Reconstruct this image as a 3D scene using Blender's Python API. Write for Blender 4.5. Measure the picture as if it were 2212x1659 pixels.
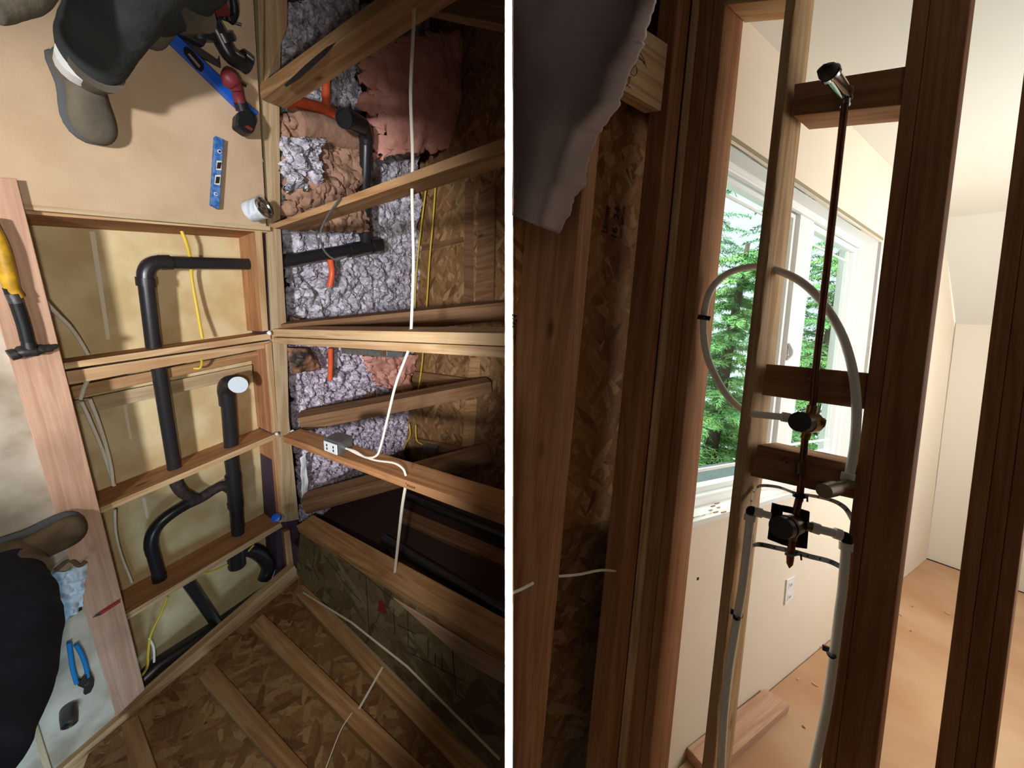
import bpy, math, random
from mathutils import Vector, Matrix, noise
random.seed(7)
for o in list(bpy.data.objects): bpy.data.objects.remove(o)
COL = bpy.context.scene.collection
SC = bpy.context.scene
V = Vector
F = 760.0; CX = 1106.0; CY = 829.5
HR = 1.28                                   # eye height above the bedroom floor
# lens axes (right, down, forward) expressed against the bedroom's vertical
UPC = V((0.10165929, -0.9858065, -0.13360736)).normalized()
FW = (V((0, 0, 1)) - V((0, 0, 1)).dot(UPC) * UPC).normalized()
RW = V((FW.y*UPC.z-FW.z*UPC.y, FW.z*UPC.x-FW.x*UPC.z, FW.x*UPC.y-FW.y*UPC.x))
def WV(v): return V((v.dot(RW), v.dot(FW), v.dot(UPC)))
def W(v): return WV(v) + V((0, 0, HR))

# ---------------------------------------------------------------- camera, world, lights, exposure
cam = bpy.data.cameras.new('camera'); co = bpy.data.objects.new('camera', cam); COL.objects.link(co)
cam.sensor_fit = 'HORIZONTAL'; cam.sensor_width = 36; cam.lens = 36*F/2212; cam.clip_start = .02
mx = Matrix.Identity(4)
for i, a in enumerate((WV(V((1, 0, 0))), WV(V((0, -1, 0))), WV(V((0, 0, -1))))):
    for j in range(3): mx[j][i] = a[j]
mx.translation = W(V((0, 0, 0))); co.matrix_world = mx
SC.camera = co
SC.view_settings.view_transform = 'Standard'; SC.view_settings.look = 'None'
SC.view_settings.exposure = 0; SC.view_settings.gamma = 1
w = bpy.data.worlds.new('sky'); SC.world = w; w.use_nodes = True
nt = w.node_tree; bg = nt.nodes['Background']
tc = nt.nodes.new('ShaderNodeTexCoord'); dp = nt.nodes.new('ShaderNodeVectorMath'); dp.operation = 'DOT_PRODUCT'
SKYD = WV(V((.25, -.25, .93)).normalized())
dp.inputs[1].default_value = SKYD
nt.links.new(tc.outputs['Generated'], dp.inputs[0])
cr = nt.nodes.new('ShaderNodeValToRGB'); nt.links.new(dp.outputs['Value'], cr.inputs[0])
cr.color_ramp.elements[0].position = .15; cr.color_ramp.elements[0].color = (.010, .009, .008, 1)
cr.color_ramp.elements[1].position = .55; cr.color_ramp.elements[1].color = (.80, .95, .97, 1)
nt.links.new(cr.outputs[0], bg.inputs[0]); bg.inputs[1].default_value = 1.3
def look(o, p, d):
    d = WV(d.normalized()); o.location = W(p)
    o.rotation_euler = d.to_track_quat('-Z', 'Y').to_euler()
def lamp(name, kind, p, d, power, col, **k):
    l = bpy.data.lights.new(name, kind); l.energy = power; l.color = col
    for a, b in k.items(): setattr(l, a, b)
    o = bpy.data.objects.new(name, l); COL.objects.link(o); look(o, p, d); return o
# work lamp held beside the lens, pointing down at the opened floor
lamp('work_lamp', 'SPOT', V((-.10, .10, .04)), V((-.86, .03, .50)), 30, (1, .96, .91), spot_size=math.radians(124), spot_blend=.30, shadow_soft_size=.02)
lamp('rear_fill_spot', 'SPOT', V((-.16, .42, -1.5)), V((math.sin(math.radians(-14)), -.23, math.cos(math.radians(-14)))), 400, (.97, .96, 1), spot_size=math.radians(35.5), spot_blend=.5, shadow_soft_size=.09)  # added fill spot from behind the lens, lifts the eaves space and floor
lamp('low_cool_light', 'AREA', V((-.5, 1.5, .25)), V((-.8, -.1, .55)), 3.5, (.55, .78, 1), shape='RECTANGLE', size=.3, size_y=.3, spread=math.radians(80))  # cool area light low out of view; no window is built there
# added bedroom fill, standing in for unseen windows right of the view
lamp('side_room_fill', 'AREA', V((3.5, -.35, 1.35)), V((-1, .12, .12)), 17, (1, .96, .92), shape='RECTANGLE', size=1.7, size_y=1.6)
lamp('high_room_fill', 'AREA', V((2.3, -.05, .72)), V((-.5, -.12, .85)), 27, (1, .97, .94), shape='RECTANGLE', size=1.0, size_y=1.3)
lamp('overcast_daylight', 'AREA', V((2.6, -4.6, 2.6)), V((.05, .75, .66)), 1250, (.95, 1, 1), shape='RECTANGLE', size=6, size_y=3)
lamp('dark_side_fill', 'AREA', V((.9, -.5, -.6)), V((-.15, .2, 1)), .45, (1, .84, .74), shape='RECTANGLE', size=.8, size_y=.8)  # added dim ambient fill for the dark side of the stud wall
pl0 = lamp('divider_edge_fill', 'AREA', V((-.0059, 0, -.15)), V((0, 0, 1)), 1.6, (1, 1, 1), shape='RECTANGLE', size=.004, size_y=1.7, spread=math.radians(1.0))  # added narrow strip light that whitens the divider's front edge

pl0.rotation_euler = mx.to_euler()
# ---------------------------------------------------------------- helpers
def lin(r, g=None, b=None):
    if isinstance(r, (tuple, list)): r, g, b = r
    f = lambda c: (c/255/12.92) if c/255 <= .04045 else ((c/255+.055)/1.055)**2.4
    return (f(r), f(g), f(b), 1)
def ray(x, y): return V((x-CX, y-CY, F))
def nrm(a, b): return a.cross(b).normalized()
class Plane:
    def __init__(s, p, n): s.p = V(p); s.n = V(n).normalized()
    def __call__(s, x, y, off=None):
        r = ray(x, y); p = s.p if off is None else s.p + off
        return r*(p.dot(s.n)/r.dot(s.n))
    def sh(s, off): return Plane(s.p+off, s.n)
MW = {}
def tags(o, label=None, cat=None, group=None, kind=None):
    for k, v in (('label', label), ('category', cat), ('group', group), ('kind', kind)):
        if v: o[k] = v
def place(o, m, parent):
    MW[o.name] = m; COL.objects.link(o)
    if parent:
        o.parent = parent; o.matrix_parent_inverse = MW[parent.name].inverted()
    o.matrix_basis = m
def thing(name, p, label, cat, group=None):
    o = bpy.data.objects.new(name, None); o.empty_display_size = .05
    place(o, Matrix.Translation(W(p)), None); tags(o, label, cat, group); return o
SIDE = 0
class MB:
    def __init__(s): s.v = []; s.f = []
    def prism(s, pts, ext, off=None):
        n = len(pts); b = len(s.v)
        pts = [V(p)+(off if off else V((0, 0, 0))) for p in pts]
        s.v += pts + [p+ext for p in pts]
        s.f += [list(range(b, b+n)), list(range(b+2*n-1, b+n-1, -1))]
        s.f += [[b+i, b+n+i, b+n+(i+1) % n, b+(i+1) % n] for i in range(n)]
        return s
    def box(s, c, a, b, d):
        c = V(c); p = [c-a-b-d, c+a-b-d, c+a+b-d, c-a+b-d]
        return s.prism(p, 2*d)
    def rings(s, rs, cap=True, closed=False):
        b = len(s.v); n = len(rs[0])
        for r in rs: s.v += [V(p) for p in r]
        m = len(rs)
        for i in range(m if closed else m-1):
            j = (i+1) % m
            for k in range(n): s.f.append([b+i*n+k, b+i*n+(k+1) % n, b+j*n+(k+1) % n, b+j*n+k])
        if cap and not closed:
            s.f.append([b+k for k in range(n-1, -1, -1)]); s.f.append([b+(m-1)*n+k for k in range(n)])
        return s
    def tube(s, pts, r, n=14, cap=True, flat=None, closed=False):
        pts = [V(p) for p in pts]; m = len(pts); rs = []
        rr = r if isinstance(r, (list, tuple)) else [r]*m
        t = (pts[1]-pts[0]).normalized()
        u = t.orthogonal().normalized()
        if flat is not None: u = (flat-flat.dot(t)*t).normalized()
        for i in range(m):
            t2 = ((pts[(i+1) % m]-pts[i-1]) if closed or 0 < i < m-1 else (pts[1]-pts[0] if i == 0 else pts[-1]-pts[-2])).normalized()
            u = (u-u.dot(t2)*t2).normalized(); q = t2.cross(u)
            a = rr[i]; a, c = a if isinstance(a, tuple) else (a, a)
            rs.append([pts[i]+u*a*math.cos(2*math.pi*k/n)+q*c*math.sin(2*math.pi*k/n) for k in range(n)])
        return s.rings(rs, cap, closed)
    def lathe(s, p, d, prof, n=24):
        d = V(d).normalized(); u = d.orthogonal().normalized(); q = d.cross(u)
        return s.rings([[V(p)+d*t+(u*math.cos(2*math.pi*k/n)+q*math.sin(2*math.pi*k/n))*max(r, 1e-5) for k in range(n)] for t, r in prof])
    def grid(s, fn, nx, ny):
        b = len(s.v)
        for j in range(ny+1):
            for i in range(nx+1): s.v.append(fn(i/nx, j/ny))
        for j in range(ny):
            for i in range(nx):
                a = b+j*(nx+1)+i; s.f.append([a, a+1, a+nx+2, a+nx+1])
        return s
    def build(s, name, mat, parent=None, ax=None, nz=None, label=None, cat=None, group=None, kind=None, smooth=False, bevel=0, sub=0, thick=0):
        me = bpy.data.meshes.new(name)
        ws = [W(p) for p in s.v]
        if ax is not None:
            x = WV(V(ax)).normalized(); z = WV(V(nz)) if nz is not None else x.orthogonal()
            z = (z-z.dot(x)*x).normalized(); y = z.cross(x)
            m = Matrix((x, y, z)).transposed().to_4x4()
        else: m = Matrix.Identity(4)
        c = sum(ws, V((0, 0, 0)))/len(ws); c.z = min(p.z for p in ws)
        m.translation = c; mi = m.inverted()
        me.from_pydata([mi @ p for p in ws], [], s.f); me.validate()
        o = bpy.data.objects.new(name, me)
        import bmesh
        bm = bmesh.new(); bm.from_mesh(me)
        if SIDE:                               # lumber and boards end against the added sheet between the two places
            po = mi @ W(V((-.004 if SIDE < 0 else .002, 0, 0))); pn = mi.to_3x3() @ WV(V((-SIDE, 0, 0)))
            if any((v.co-po).dot(pn) > 0 for v in bm.verts):
                r = bmesh.ops.bisect_plane(bm, geom=bm.verts[:]+bm.edges[:]+bm.faces[:], plane_co=po, plane_no=pn, clear_outer=True)
                if not thick:
                    ed = [e for e in r['geom_cut'] if isinstance(e, bmesh.types.BMEdge)]
                    bmesh.ops.holes_fill(bm, edges=[e for e in ed if e.is_boundary], sides=0)
        if thick == 0: bmesh.ops.recalc_face_normals(bm, faces=bm.faces)
        bm.to_mesh(me); bm.free()
        if smooth:
            for p in me.polygons: p.use_smooth = True
            try: me.set_sharp_from_angle(angle=math.radians(40))
            except Exception: pass
        me.materials.append(mat); place(o, m, parent)
        if thick: q = o.modifiers.new('thickness', 'SOLIDIFY'); q.thickness = thick; q.offset = 0
        if bevel: q = o.modifiers.new('bevel', 'BEVEL'); q.width = bevel; q.segments = 2; q.limit_method = 'ANGLE'
        if sub: q = o.modifiers.new('subdiv', 'SUBSURF'); q.levels = sub; q.render_levels = sub
        tags(o, label, cat, group, kind); return o
def smooth_path(pts, k=6):
    pts = [V(p) for p in pts]; out = []; P = [2*pts[0]-pts[1]]+pts+[2*pts[-1]-pts[-2]]
    for i in range(1, len(P)-2):
        a, b, c, d = P[i-1:i+3]
        for j in range(k):
            t = j/k; out.append(.5*((2*b)+(c-a)*t+(2*a-5*b+4*c-d)*t*t+(3*b-a-3*c+d)*t**3))
    out.append(pts[-1]); return out

# ---------------------------------------------------------------- materials
def mat(name, base, rough=.7, metal=0, noise_=None, bump=None, dist=.002, spec=.3, trans=0, sub=0):
    """noise_ = (colour2, scale, contrast, stretch); bump = (scale, strength)"""
    m = bpy.data.materials.new(name); m.use_nodes = True; n = m.node_tree.nodes; l = m.node_tree.links
    b = n['Principled BSDF']; b.inputs['Roughness'].default_value = rough; b.inputs['Metallic'].default_value = metal
    b.inputs['Specular IOR Level'].default_value = spec; b.inputs['Base Color'].default_value = base
    if trans: b.inputs['Transmission Weight'].default_value = trans
    if sub: b.inputs['Subsurface Weight'].default_value = sub; b.inputs['Subsurface Scale'].default_value = .01
    t = n.new('ShaderNodeTexCoord')
    if noise_:
        c2, sc, con, st = noise_
        mp = n.new('ShaderNodeMapping'); mp.inputs['Scale'].default_value = st; l.new(t.outputs['Object'], mp.inputs[0])
        no = n.new('ShaderNodeTexNoise'); no.inputs['Scale'].default_value = sc; no.inputs['Detail'].default_value = 6; l.new(mp.outputs[0], no.inputs[0])
        r = n.new('ShaderNodeValToRGB'); l.new(no.outputs[0], r.inputs[0])
        r.color_ramp.elements[0].position = .5-con; r.color_ramp.elements[1].position = .5+con
        r.color_ramp.elements[0].color = base; r.color_ramp.elements[1].color = c2; l.new(r.outputs[0], b.inputs['Base Color'])
    if bump:
        no = n.new('ShaderNodeTexNoise'); no.inputs['Scale'].default_value = bump[0]; no.inputs['Detail'].default_value = 5; l.new(t.outputs['Object'], no.inputs[0])
        u = n.new('ShaderNodeBump'); u.inputs['Strength'].default_value = bump[1]; u.inputs['Distance'].default_value = dist
        l.new(no.outputs[0], u.inputs['Height']); l.new(u.outputs[0], b.inputs['Normal'])
    return m
def wood(name, c1, c2, c3, ring=8, rough=.75, stain=.25, knots=True):
    """sawn softwood, grain along the object's X"""
    m = bpy.data.materials.new(name); m.use_nodes = True; n = m.node_tree.nodes; l = m.node_tree.links
    b = n['Principled BSDF']; b.inputs['Roughness'].default_value = rough; b.inputs['Specular IOR Level'].default_value = .2
    t = n.new('ShaderNodeTexCoord'); oi = n.new('ShaderNodeObjectInfo')
    ad = n.new('ShaderNodeVectorMath'); ad.operation = 'MULTIPLY_ADD'
    cb = n.new('ShaderNodeCombineXYZ')
    for i in range(3): l.new(oi.outputs['Random'], cb.inputs[i])
    l.new(cb.outputs[0], ad.inputs[0]); ad.inputs[1].default_value = (31, 17, 23); l.new(t.outputs['Object'], ad.inputs[2])
    mp = n.new('ShaderNodeMapping'); mp.inputs['Scale'].default_value = (1.3, 26, 26); l.new(ad.outputs[0], mp.inputs[0])
    n1 = n.new('ShaderNodeTexNoise'); n1.inputs['Scale'].default_value = 1.0; n1.inputs['Detail'].default_value = 2; n1.inputs['Distortion'].default_value = .4; l.new(mp.outputs[0], n1.inputs[0])
    mu = n.new('ShaderNodeMath'); mu.operation = 'MULTIPLY'; mu.inputs[1].default_value = ring; l.new(n1.outputs[0], mu.inputs[0])
    fr = n.new('ShaderNodeMath'); fr.operation = 'PINGPONG'; fr.inputs[1].default_value = 1; l.new(mu.outputs[0], fr.inputs[0])
    r = n.new('ShaderNodeValToRGB'); l.new(fr.outputs[0], r.inputs[0])
    r.color_ramp.elements[0].position = .15; r.color_ramp.elements[0].color = c1
    r.color_ramp.elements[1].position = 1; r.color_ramp.elements[1].color = c2
    # fine fibre
    mp2 = n.new('ShaderNodeMapping'); mp2.inputs['Scale'].default_value = (9, 320, 320); l.new(ad.outputs[0], mp2.inputs[0])
    n2 = n.new('ShaderNodeTexNoise'); n2.inputs['Scale'].default_value = 1; n2.inputs['Detail'].default_value = 3; l.new(mp2.outputs[0], n2.inputs[0])
    # blotches and dirt
    n3 = n.new('ShaderNodeTexNoise'); n3.inputs['Scale'].default_value = 6; n3.inputs['Detail'].default_value = 5; l.new(ad.outputs[0], n3.inputs[0])
    r3 = n.new('ShaderNodeValToRGB'); l.new(n3.outputs[0], r3.inputs[0]); r3.color_ramp.elements[0].position = .5; r3.color_ramp.elements[1].position = .72
    r3.color_ramp.elements[0].color = (0, 0, 0, 1); r3.color_ramp.elements[1].color = (stain, stain, stain, 1)
    m1 = n.new('ShaderNodeMix'); m1.data_type = 'RGBA'; m1.blend_type = 'MULTIPLY'; m1.inputs[0].default_value = .35
    l.new(r.outputs[0], m1.inputs[6]); l.new(n2.outputs[0], m1.inputs[7])
    m2 = n.new('ShaderNodeMix'); m2.data_type = 'RGBA'; l.new(r3.outputs[0], m2.inputs[0]); l.new(m1.outputs[2], m2.inputs[6]); m2.inputs[7].default_value = c3
    last = m2.outputs[2]
    if knots:
        mk = n.new('ShaderNodeMapping'); mk.inputs['Scale'].default_value = (3.2, 9, 9); l.new(ad.outputs[0], mk.inputs[0])
        vo = n.new('ShaderNodeTexVoronoi'); vo.inputs['Scale'].default_value = 1; l.new(mk.outputs[0], vo.inputs[0])
        rk = n.new('ShaderNodeValToRGB'); l.new(vo.outputs['Distance'], rk.inputs[0])
        rk.color_ramp.elements[0].position = .03; rk.color_ramp.elements[0].color = (.8, .8, .8, 1)
        rk.color_ramp.elements[1].position = .11; rk.color_ramp.elements[1].color = (0, 0, 0, 1)
        m3 = n.new('ShaderNodeMix'); m3.data_type = 'RGBA'; l.new(rk.outputs[0], m3.inputs[0]); l.new(last, m3.inputs[6]); m3.inputs[7].default_value = (c3[0]*.5, c3[1]*.42, c3[2]*.4, 1)
        last = m3.outputs[2]
    hs = n.new('ShaderNodeHueSaturation'); mr = n.new('ShaderNodeMapRange'); l.new(oi.outputs['Random'], mr.inputs[0]); mr.inputs[3].default_value = .88; mr.inputs[4].default_value = 1.12
    l.new(mr.outputs[0], hs.inputs['Value']); l.new(last, hs.inputs['Color']); l.new(hs.outputs[0], b.inputs['Base Color'])
    u = n.new('ShaderNodeBump'); u.inputs['Strength'].default_value = .35; u.inputs['Distance'].default_value = .0012; l.new(n2.outputs[0], u.inputs['Height']); l.new(u.outputs[0], b.inputs['Normal'])
    return m
def osb(name, cols, scale=44, st=(.28, 1, 1), rough=.7):
    """oriented strand board: flakes from stretched voronoi cells at two angles"""
    m = bpy.data.materials.new(name); m.use_nodes = True; n = m.node_tree.nodes; l = m.node_tree.links
    b = n['Principled BSDF']; b.inputs['Roughness'].default_value = rough; b.inputs['Specular IOR Level'].default_value = .25
    t = n.new('ShaderNodeTexCoord'); outs = []
    for k, rot in enumerate((.35, 1.0, -.55)):
        mp = n.new('ShaderNodeMapping'); mp.inputs['Scale'].default_value = st; mp.inputs['Rotation'].default_value = (0, 0, rot); mp.inputs['Location'].default_value = (k*3.1, k, 0)
        mp.vector_type = 'TEXTURE' if False else 'POINT'
        r0 = n.new('ShaderNodeMapping'); r0.inputs['Rotation'].default_value = (0, 0, rot); l.new(t.outputs['Object'], r0.inputs[0])
        mp.inputs['Rotation'].default_value = (0, 0, 0); l.new(r0.outputs[0], mp.inputs[0])
        vo = n.new('ShaderNodeTexVoronoi'); vo.inputs['Scale'].default_value = scale; l.new(mp.outputs[0], vo.inputs[0])
        sx = n.new('ShaderNodeSeparateColor'); l.new(vo.outputs['Color'], sx.inputs[0]); outs.append(sx)
    a = n.new('ShaderNodeMix'); a.data_type = 'FLOAT'; gt = n.new('ShaderNodeMath'); gt.operation = 'GREATER_THAN'; gt.inputs[1].default_value = .55
    l.new(outs[1].outputs[1], gt.inputs[0]); l.new(gt.outputs[0], a.inputs[0]); l.new(outs[0].outputs[0], a.inputs[2]); l.new(outs[1].outputs[0], a.inputs[3])
    a2 = n.new('ShaderNodeMix'); a2.data_type = 'FLOAT'; g2 = n.new('ShaderNodeMath'); g2.operation = 'GREATER_THAN'; g2.inputs[1].default_value = .7
    l.new(outs[2].outputs[1], g2.inputs[0]); l.new(g2.outputs[0], a2.inputs[0]); l.new(a.outputs[0], a2.inputs[2]); l.new(outs[2].outputs[0], a2.inputs[3])
    r = n.new('ShaderNodeValToRGB'); l.new(a2.outputs[0], r.inputs[0]); e = r.color_ramp.elements
    e[0].position = 0; e[0].color = cols[0]; e[1].position = 1; e[1].color = cols[-1]
    for i, c in enumerate(cols[1:-1]): q = e.new((i+1)/(len(cols)-1)); q.color = c
    no = n.new('ShaderNodeTexNoise'); no.inputs['Scale'].default_value = 90; l.new(t.outputs['Object'], no.inputs[0])
    mx_ = n.new('ShaderNodeMix'); mx_.data_type = 'RGBA'; mx_.blend_type = 'MULTIPLY'; mx_.inputs[0].default_value = .5; l.new(r.outputs[0], mx_.inputs[6]); l.new(no.outputs[0], mx_.inputs[7])
    l.new(mx_.outputs[2], b.inputs['Base Color'])
    u = n.new('ShaderNodeBump'); u.inputs['Strength'].default_value = .5; u.inputs['Distance'].default_value = .002; l.new(a2.outputs[0], u.inputs['Height']); l.new(u.outputs[0], b.inputs['Normal'])
    return m
M = {}
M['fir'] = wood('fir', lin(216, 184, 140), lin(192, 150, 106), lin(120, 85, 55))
M['fir2'] = wood('fir_amber', lin(196, 156, 110), lin(170, 124, 80), lin(100, 66, 40))
M['pink'] = wood('douglas_fir_pink', lin(222, 180, 150), lin(204, 160, 130), lin(110, 85, 70), ring=10)
M['joist'] = wood('joist_orange', lin(196, 146, 100), lin(170, 116, 74), lin(95, 58, 34))
M['dark'] = wood('aged_rafter', lin(142, 108, 76), lin(118, 84, 56), lin(66, 44, 28))
M['stud'] = wood('spruce_stud', lin(190, 138, 96), lin(168, 114, 76), lin(112, 72, 46))
M['studp'] = wood('spruce_pale', lin(226, 190, 142), lin(196, 152, 104), lin(120, 80, 50))
M['ply'] = wood('plywood_edge', lin(206, 184, 146), lin(184, 156, 116), lin(110, 84, 56), knots=False)
M['sub'] = mat('particleboard_subfloor', lin(200, 174, 142), .8, noise_=(lin(180, 152, 120), 7, .22, (1, 1, 1)), bump=(220, .2))
M['sub2'] = mat('gritty_subfloor', lin(196, 186, 168), .75, noise_=(lin(150, 138, 118), 9, .16, (1, 1, 1)), bump=(60, .4))
M['dw'] = mat('drywall_back', lin(214, 196, 152), .85, noise_=(lin(196, 172, 124), 9, .12, (1, 1, 1)), bump=(200, .15))
M['speck'] = mat('foam_specks', lin(225, 205, 160), .8, noise_=(lin(150, 116, 70), 90, .10, (1, 1, 1)))
M['seam'] = mat('joint_tape', lin(226, 216, 190), .85)
M['abs'] = mat('black_abs', lin(34, 34, 36), .33, spec=.5, bump=(60, .08))
M['cast'] = mat('rusty_black_iron', lin(40, 38, 38), .6, noise_=(lin(66, 56, 52), 60, .15, (1, 1, 1)), bump=(160, .8))
M['white'] = mat('white_plastic', lin(225, 228, 230), .4)
M['cap'] = mat('frosted_cap', lin(200, 212, 220), .25, spec=.5)
M['cablew'] = mat('white_cable', lin(232, 226, 208), .5)
M['cabley'] = mat('yellow_cable', lin(214, 184, 62), .5)
M['orange'] = mat('orange_pipe', lin(226, 104, 60), .35, noise_=(lin(210, 84, 50), 20, .2, (1, 1, 1)))
M['fluff'] = mat('blown_fibreglass', lin(160, 146, 160), 1, noise_=(lin(240, 230, 244), 38, .13, (1, 1, 1)), bump=(70, 1), dist=.02, spec=0)
M['fluffg'] = mat('grey_fibreglass', lin(146, 142, 150), 1, noise_=(lin(228, 225, 234), 32, .14, (1, 1, 1)), bump=(60, 1), dist=.02, spec=0)
M['batt'] = mat('pink_batt', lin(226, 170, 154), 1, noise_=(lin(196, 138, 122), 9, .16, (1, 1, 1)), bump=(30, .8), dist=.01, spec=0)
M['kraft'] = mat('kraft_paper', lin(170, 134, 110), .8, noise_=(lin(136, 102, 84), 14, .2, (1, 1, 1)), bump=(24, .8), dist=.01)
M['foil'] = mat('black_kraft', lin(52, 46, 44), .5, noise_=(lin(160, 116, 88), 16, .1, (1, 1, 1)), bump=(40, .8), dist=.006)
OSBC = [lin(118, 84, 52), lin(164, 124, 78), lin(144, 104, 64), lin(190, 154, 108), lin(130, 90, 54)]
M['osb'] = osb('osb_sheathing', OSBC)
M['osb2'] = osb('osb_wall_weathered', [lin(92, 78, 52), lin(142, 126, 92), lin(118, 98, 66), lin(160, 146, 112), lin(110, 84, 52)], scale=24)
M['osb3'] = osb('osb_sheathing_orange', [lin(150, 94, 52), lin(205, 148, 92), lin(178, 118, 68), lin(228, 180, 124), lin(160, 98, 54)])
M['blue'] = mat('blue_anodised', lin(30, 88, 190), .35, spec=.5)
M['blue2'] = mat('blue_scuffed', lin(44, 92, 160), .5, noise_=(lin(90, 130, 180), 80, .1, (1, 1, 1)))
M['bluep'] = mat('blue_grip', lin(30, 120, 180), .5)
M['blk'] = mat('black_plastic', lin(26, 27, 28), .45)
M['steel'] = mat('tool_steel', lin(98, 98, 98), .4, .8, bump=(90, .3))
M['steeld'] = mat('dark_steel', lin(62, 60, 58), .5, .6, bump=(90, .4))
M['chrome'] = mat('chrome', lin(200, 205, 205), .16, 1)
M['galv'] = mat('galvanised', lin(150, 156, 158), .4, .8, noise_=(lin(120, 126, 130), 50, .2, (1, 1, 1)))
M['red'] = mat('tool_red', lin(110, 40, 44), .5)
M['redd'] = mat('pencil_red', lin(150, 40, 44), .5)
M['yel'] = mat('yellow_grip', lin(206, 160, 34), .5, noise_=(lin(150, 112, 30), 30, .12, (1, 1, 1)))
M['can'] = mat('can_label', lin(205, 212, 216), .35, noise_=(lin(178, 190, 198), 60, .05, (1, 1, .05)))
M['suede'] = mat('grey_suede', lin(104, 96, 80), .9, noise_=(lin(74, 68, 58), 14, .2, (1, 1, 1)), bump=(140, .5))
M['suedeb'] = mat('brown_suede', lin(104, 88, 66), .9, noise_=(lin(70, 58, 44), 16, .2, (1, 1, 1)), bump=(140, .5))
M['sole'] = mat('rubber_sole', lin(78, 80, 80), .8, bump=(80, .4))
M['trou'] = mat('charcoal_trousers', lin(52, 56, 54), .95, noise_=(lin(36, 40, 40), 8, .2, (1, 1, 1)), bump=(12, .7), dist=.02)
M['navy'] = mat('navy_trousers', lin(22, 24, 36), .95, noise_=(lin(14, 15, 24), 8, .2, (1, 1, 1)), bump=(10, .7), dist=.02)
M['sock'] = mat('white_sock', lin(205, 205, 200), .9)
M['skin'] = mat('skin', lin(176, 120, 96), .6, sub=.1)
M['rag'] = mat('white_rag', lin(196, 214, 226), .85, bump=(25, .6), dist=.01)
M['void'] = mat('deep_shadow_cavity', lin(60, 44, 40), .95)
M['purple'] = mat('sill_gap_fill', lin(70, 52, 66), .8)
M['drywhite'] = mat('white_board', lin(252, 252, 252), .9, spec=0)
M['ink'] = mat('ink', lin(34, 28, 26), .8)
M['inkr'] = mat('red_ink', lin(130, 34, 44), .8)
# bedroom
M['cream'] = mat('cream_paint', lin(234, 222, 202), .8, noise_=(lin(228, 214, 190), 3, .3, (1, 1, 1)), bump=(300, .1))
M['creamw'] = mat('far_wall_paint', lin(234, 226, 210), .8, bump=(300, .1))
M['ceil'] = mat('ceiling_paint', lin(226, 226, 218), .9, bump=(200, .15))
M['floor'] = mat('plywood_floor_worn', lin(170, 124, 86), .5, noise_=(lin(196, 162, 128), 2.2, .2, (1, 1, 1)), bump=(120, .15))
M['gyp'] = mat('cut_gypsum', lin(150, 140, 112), .9, bump=(120, .8))
M['vinyl'] = mat('white_vinyl', lin(232, 234, 230), .4, spec=.4)
M['glass'] = mat('window_glass', (1, 1, 1, 1), 0.0, trans=1, spec=.5)
M['copper'] = mat('copper', lin(140, 92, 74), .4, .8, noise_=(lin(104, 68, 56), 30, .2, (1, 1, 1)))
M['brass'] = mat('brass', lin(168, 138, 84), .35, .9)
M['bronze'] = mat('aged_bronze', lin(120, 108, 88), .4, .8)
M['pex'] = mat('white_pex', lin(246, 246, 236), .35)
M['valve'] = mat('valve_face', lin(44, 42, 40), .35, .3)
M['bark'] = mat('spruce_bark', lin(96, 86, 76), .9, bump=(30, 1))
M['leaf'] = mat('spruce_needles', lin(132, 176, 104), .7, noise_=(lin(84, 136, 74), 3, .15, (1, 1, 1)))
M['leafd'] = mat('spruce_needles_dark', lin(104, 142, 102), .7, noise_=(lin(62, 98, 66), 3, .15, (1, 1, 1)))
M['wrap'] = mat('house_wrap', lin(150, 132, 124), .85, noise_=(lin(122, 106, 100), 4, .3, (1, 1, 1)), bump=(400, .2))
M['stripe'] = mat('painted_tick', lin(200, 70, 60), .8)
_ng = M['glass'].node_tree                    # thin clear pane
_b = _ng.nodes['Principled BSDF']; _o = _ng.nodes['Material Output']
_t = _ng.nodes.new('ShaderNodeBsdfTransparent'); _g = _ng.nodes.new('ShaderNodeBsdfGlossy'); _g.inputs['Roughness'].default_value = .02
_f = _ng.nodes.new('ShaderNodeMixShader'); _f.inputs[0].default_value = .004
_t.inputs[0].default_value = (.95, 1, .98, 1)
_ng.links.new(_t.outputs[0], _f.inputs[1]); _ng.links.new(_g.outputs[0], _f.inputs[2]); _ng.links.new(_f.outputs[0], _o.inputs[0])

def text(name, s, p0, p1, nz, hgt, m, parent, flip=1):
    """writing from p0 towards p1 on a surface with outward normal nz"""
    c = bpy.data.curves.new(name, 'FONT'); c.body = s; c.size = hgt; c.extrude = .0002
    t = bpy.data.objects.new(name, c); COL.objects.link(t)
    me = bpy.data.meshes.new_from_object(t); COL.objects.unlink(t); bpy.data.objects.remove(t)
    o = bpy.data.objects.new(name, me); me.materials.clear(); me.materials.append(m)
    x = WV(V(p1)-V(p0)); L = x.length; x.normalize(); z = WV(V(nz)).normalized(); z = (z-z.dot(x)*x).normalized(); y = z.cross(x)
    wd = max(v.co.x for v in me.vertices) or 1
    mm = Matrix((x*(L/wd), y*flip, z)).transposed().to_4x4(); mm.translation = W(V(p0))+z*.0006
    place(o, mm, parent); return o

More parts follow.
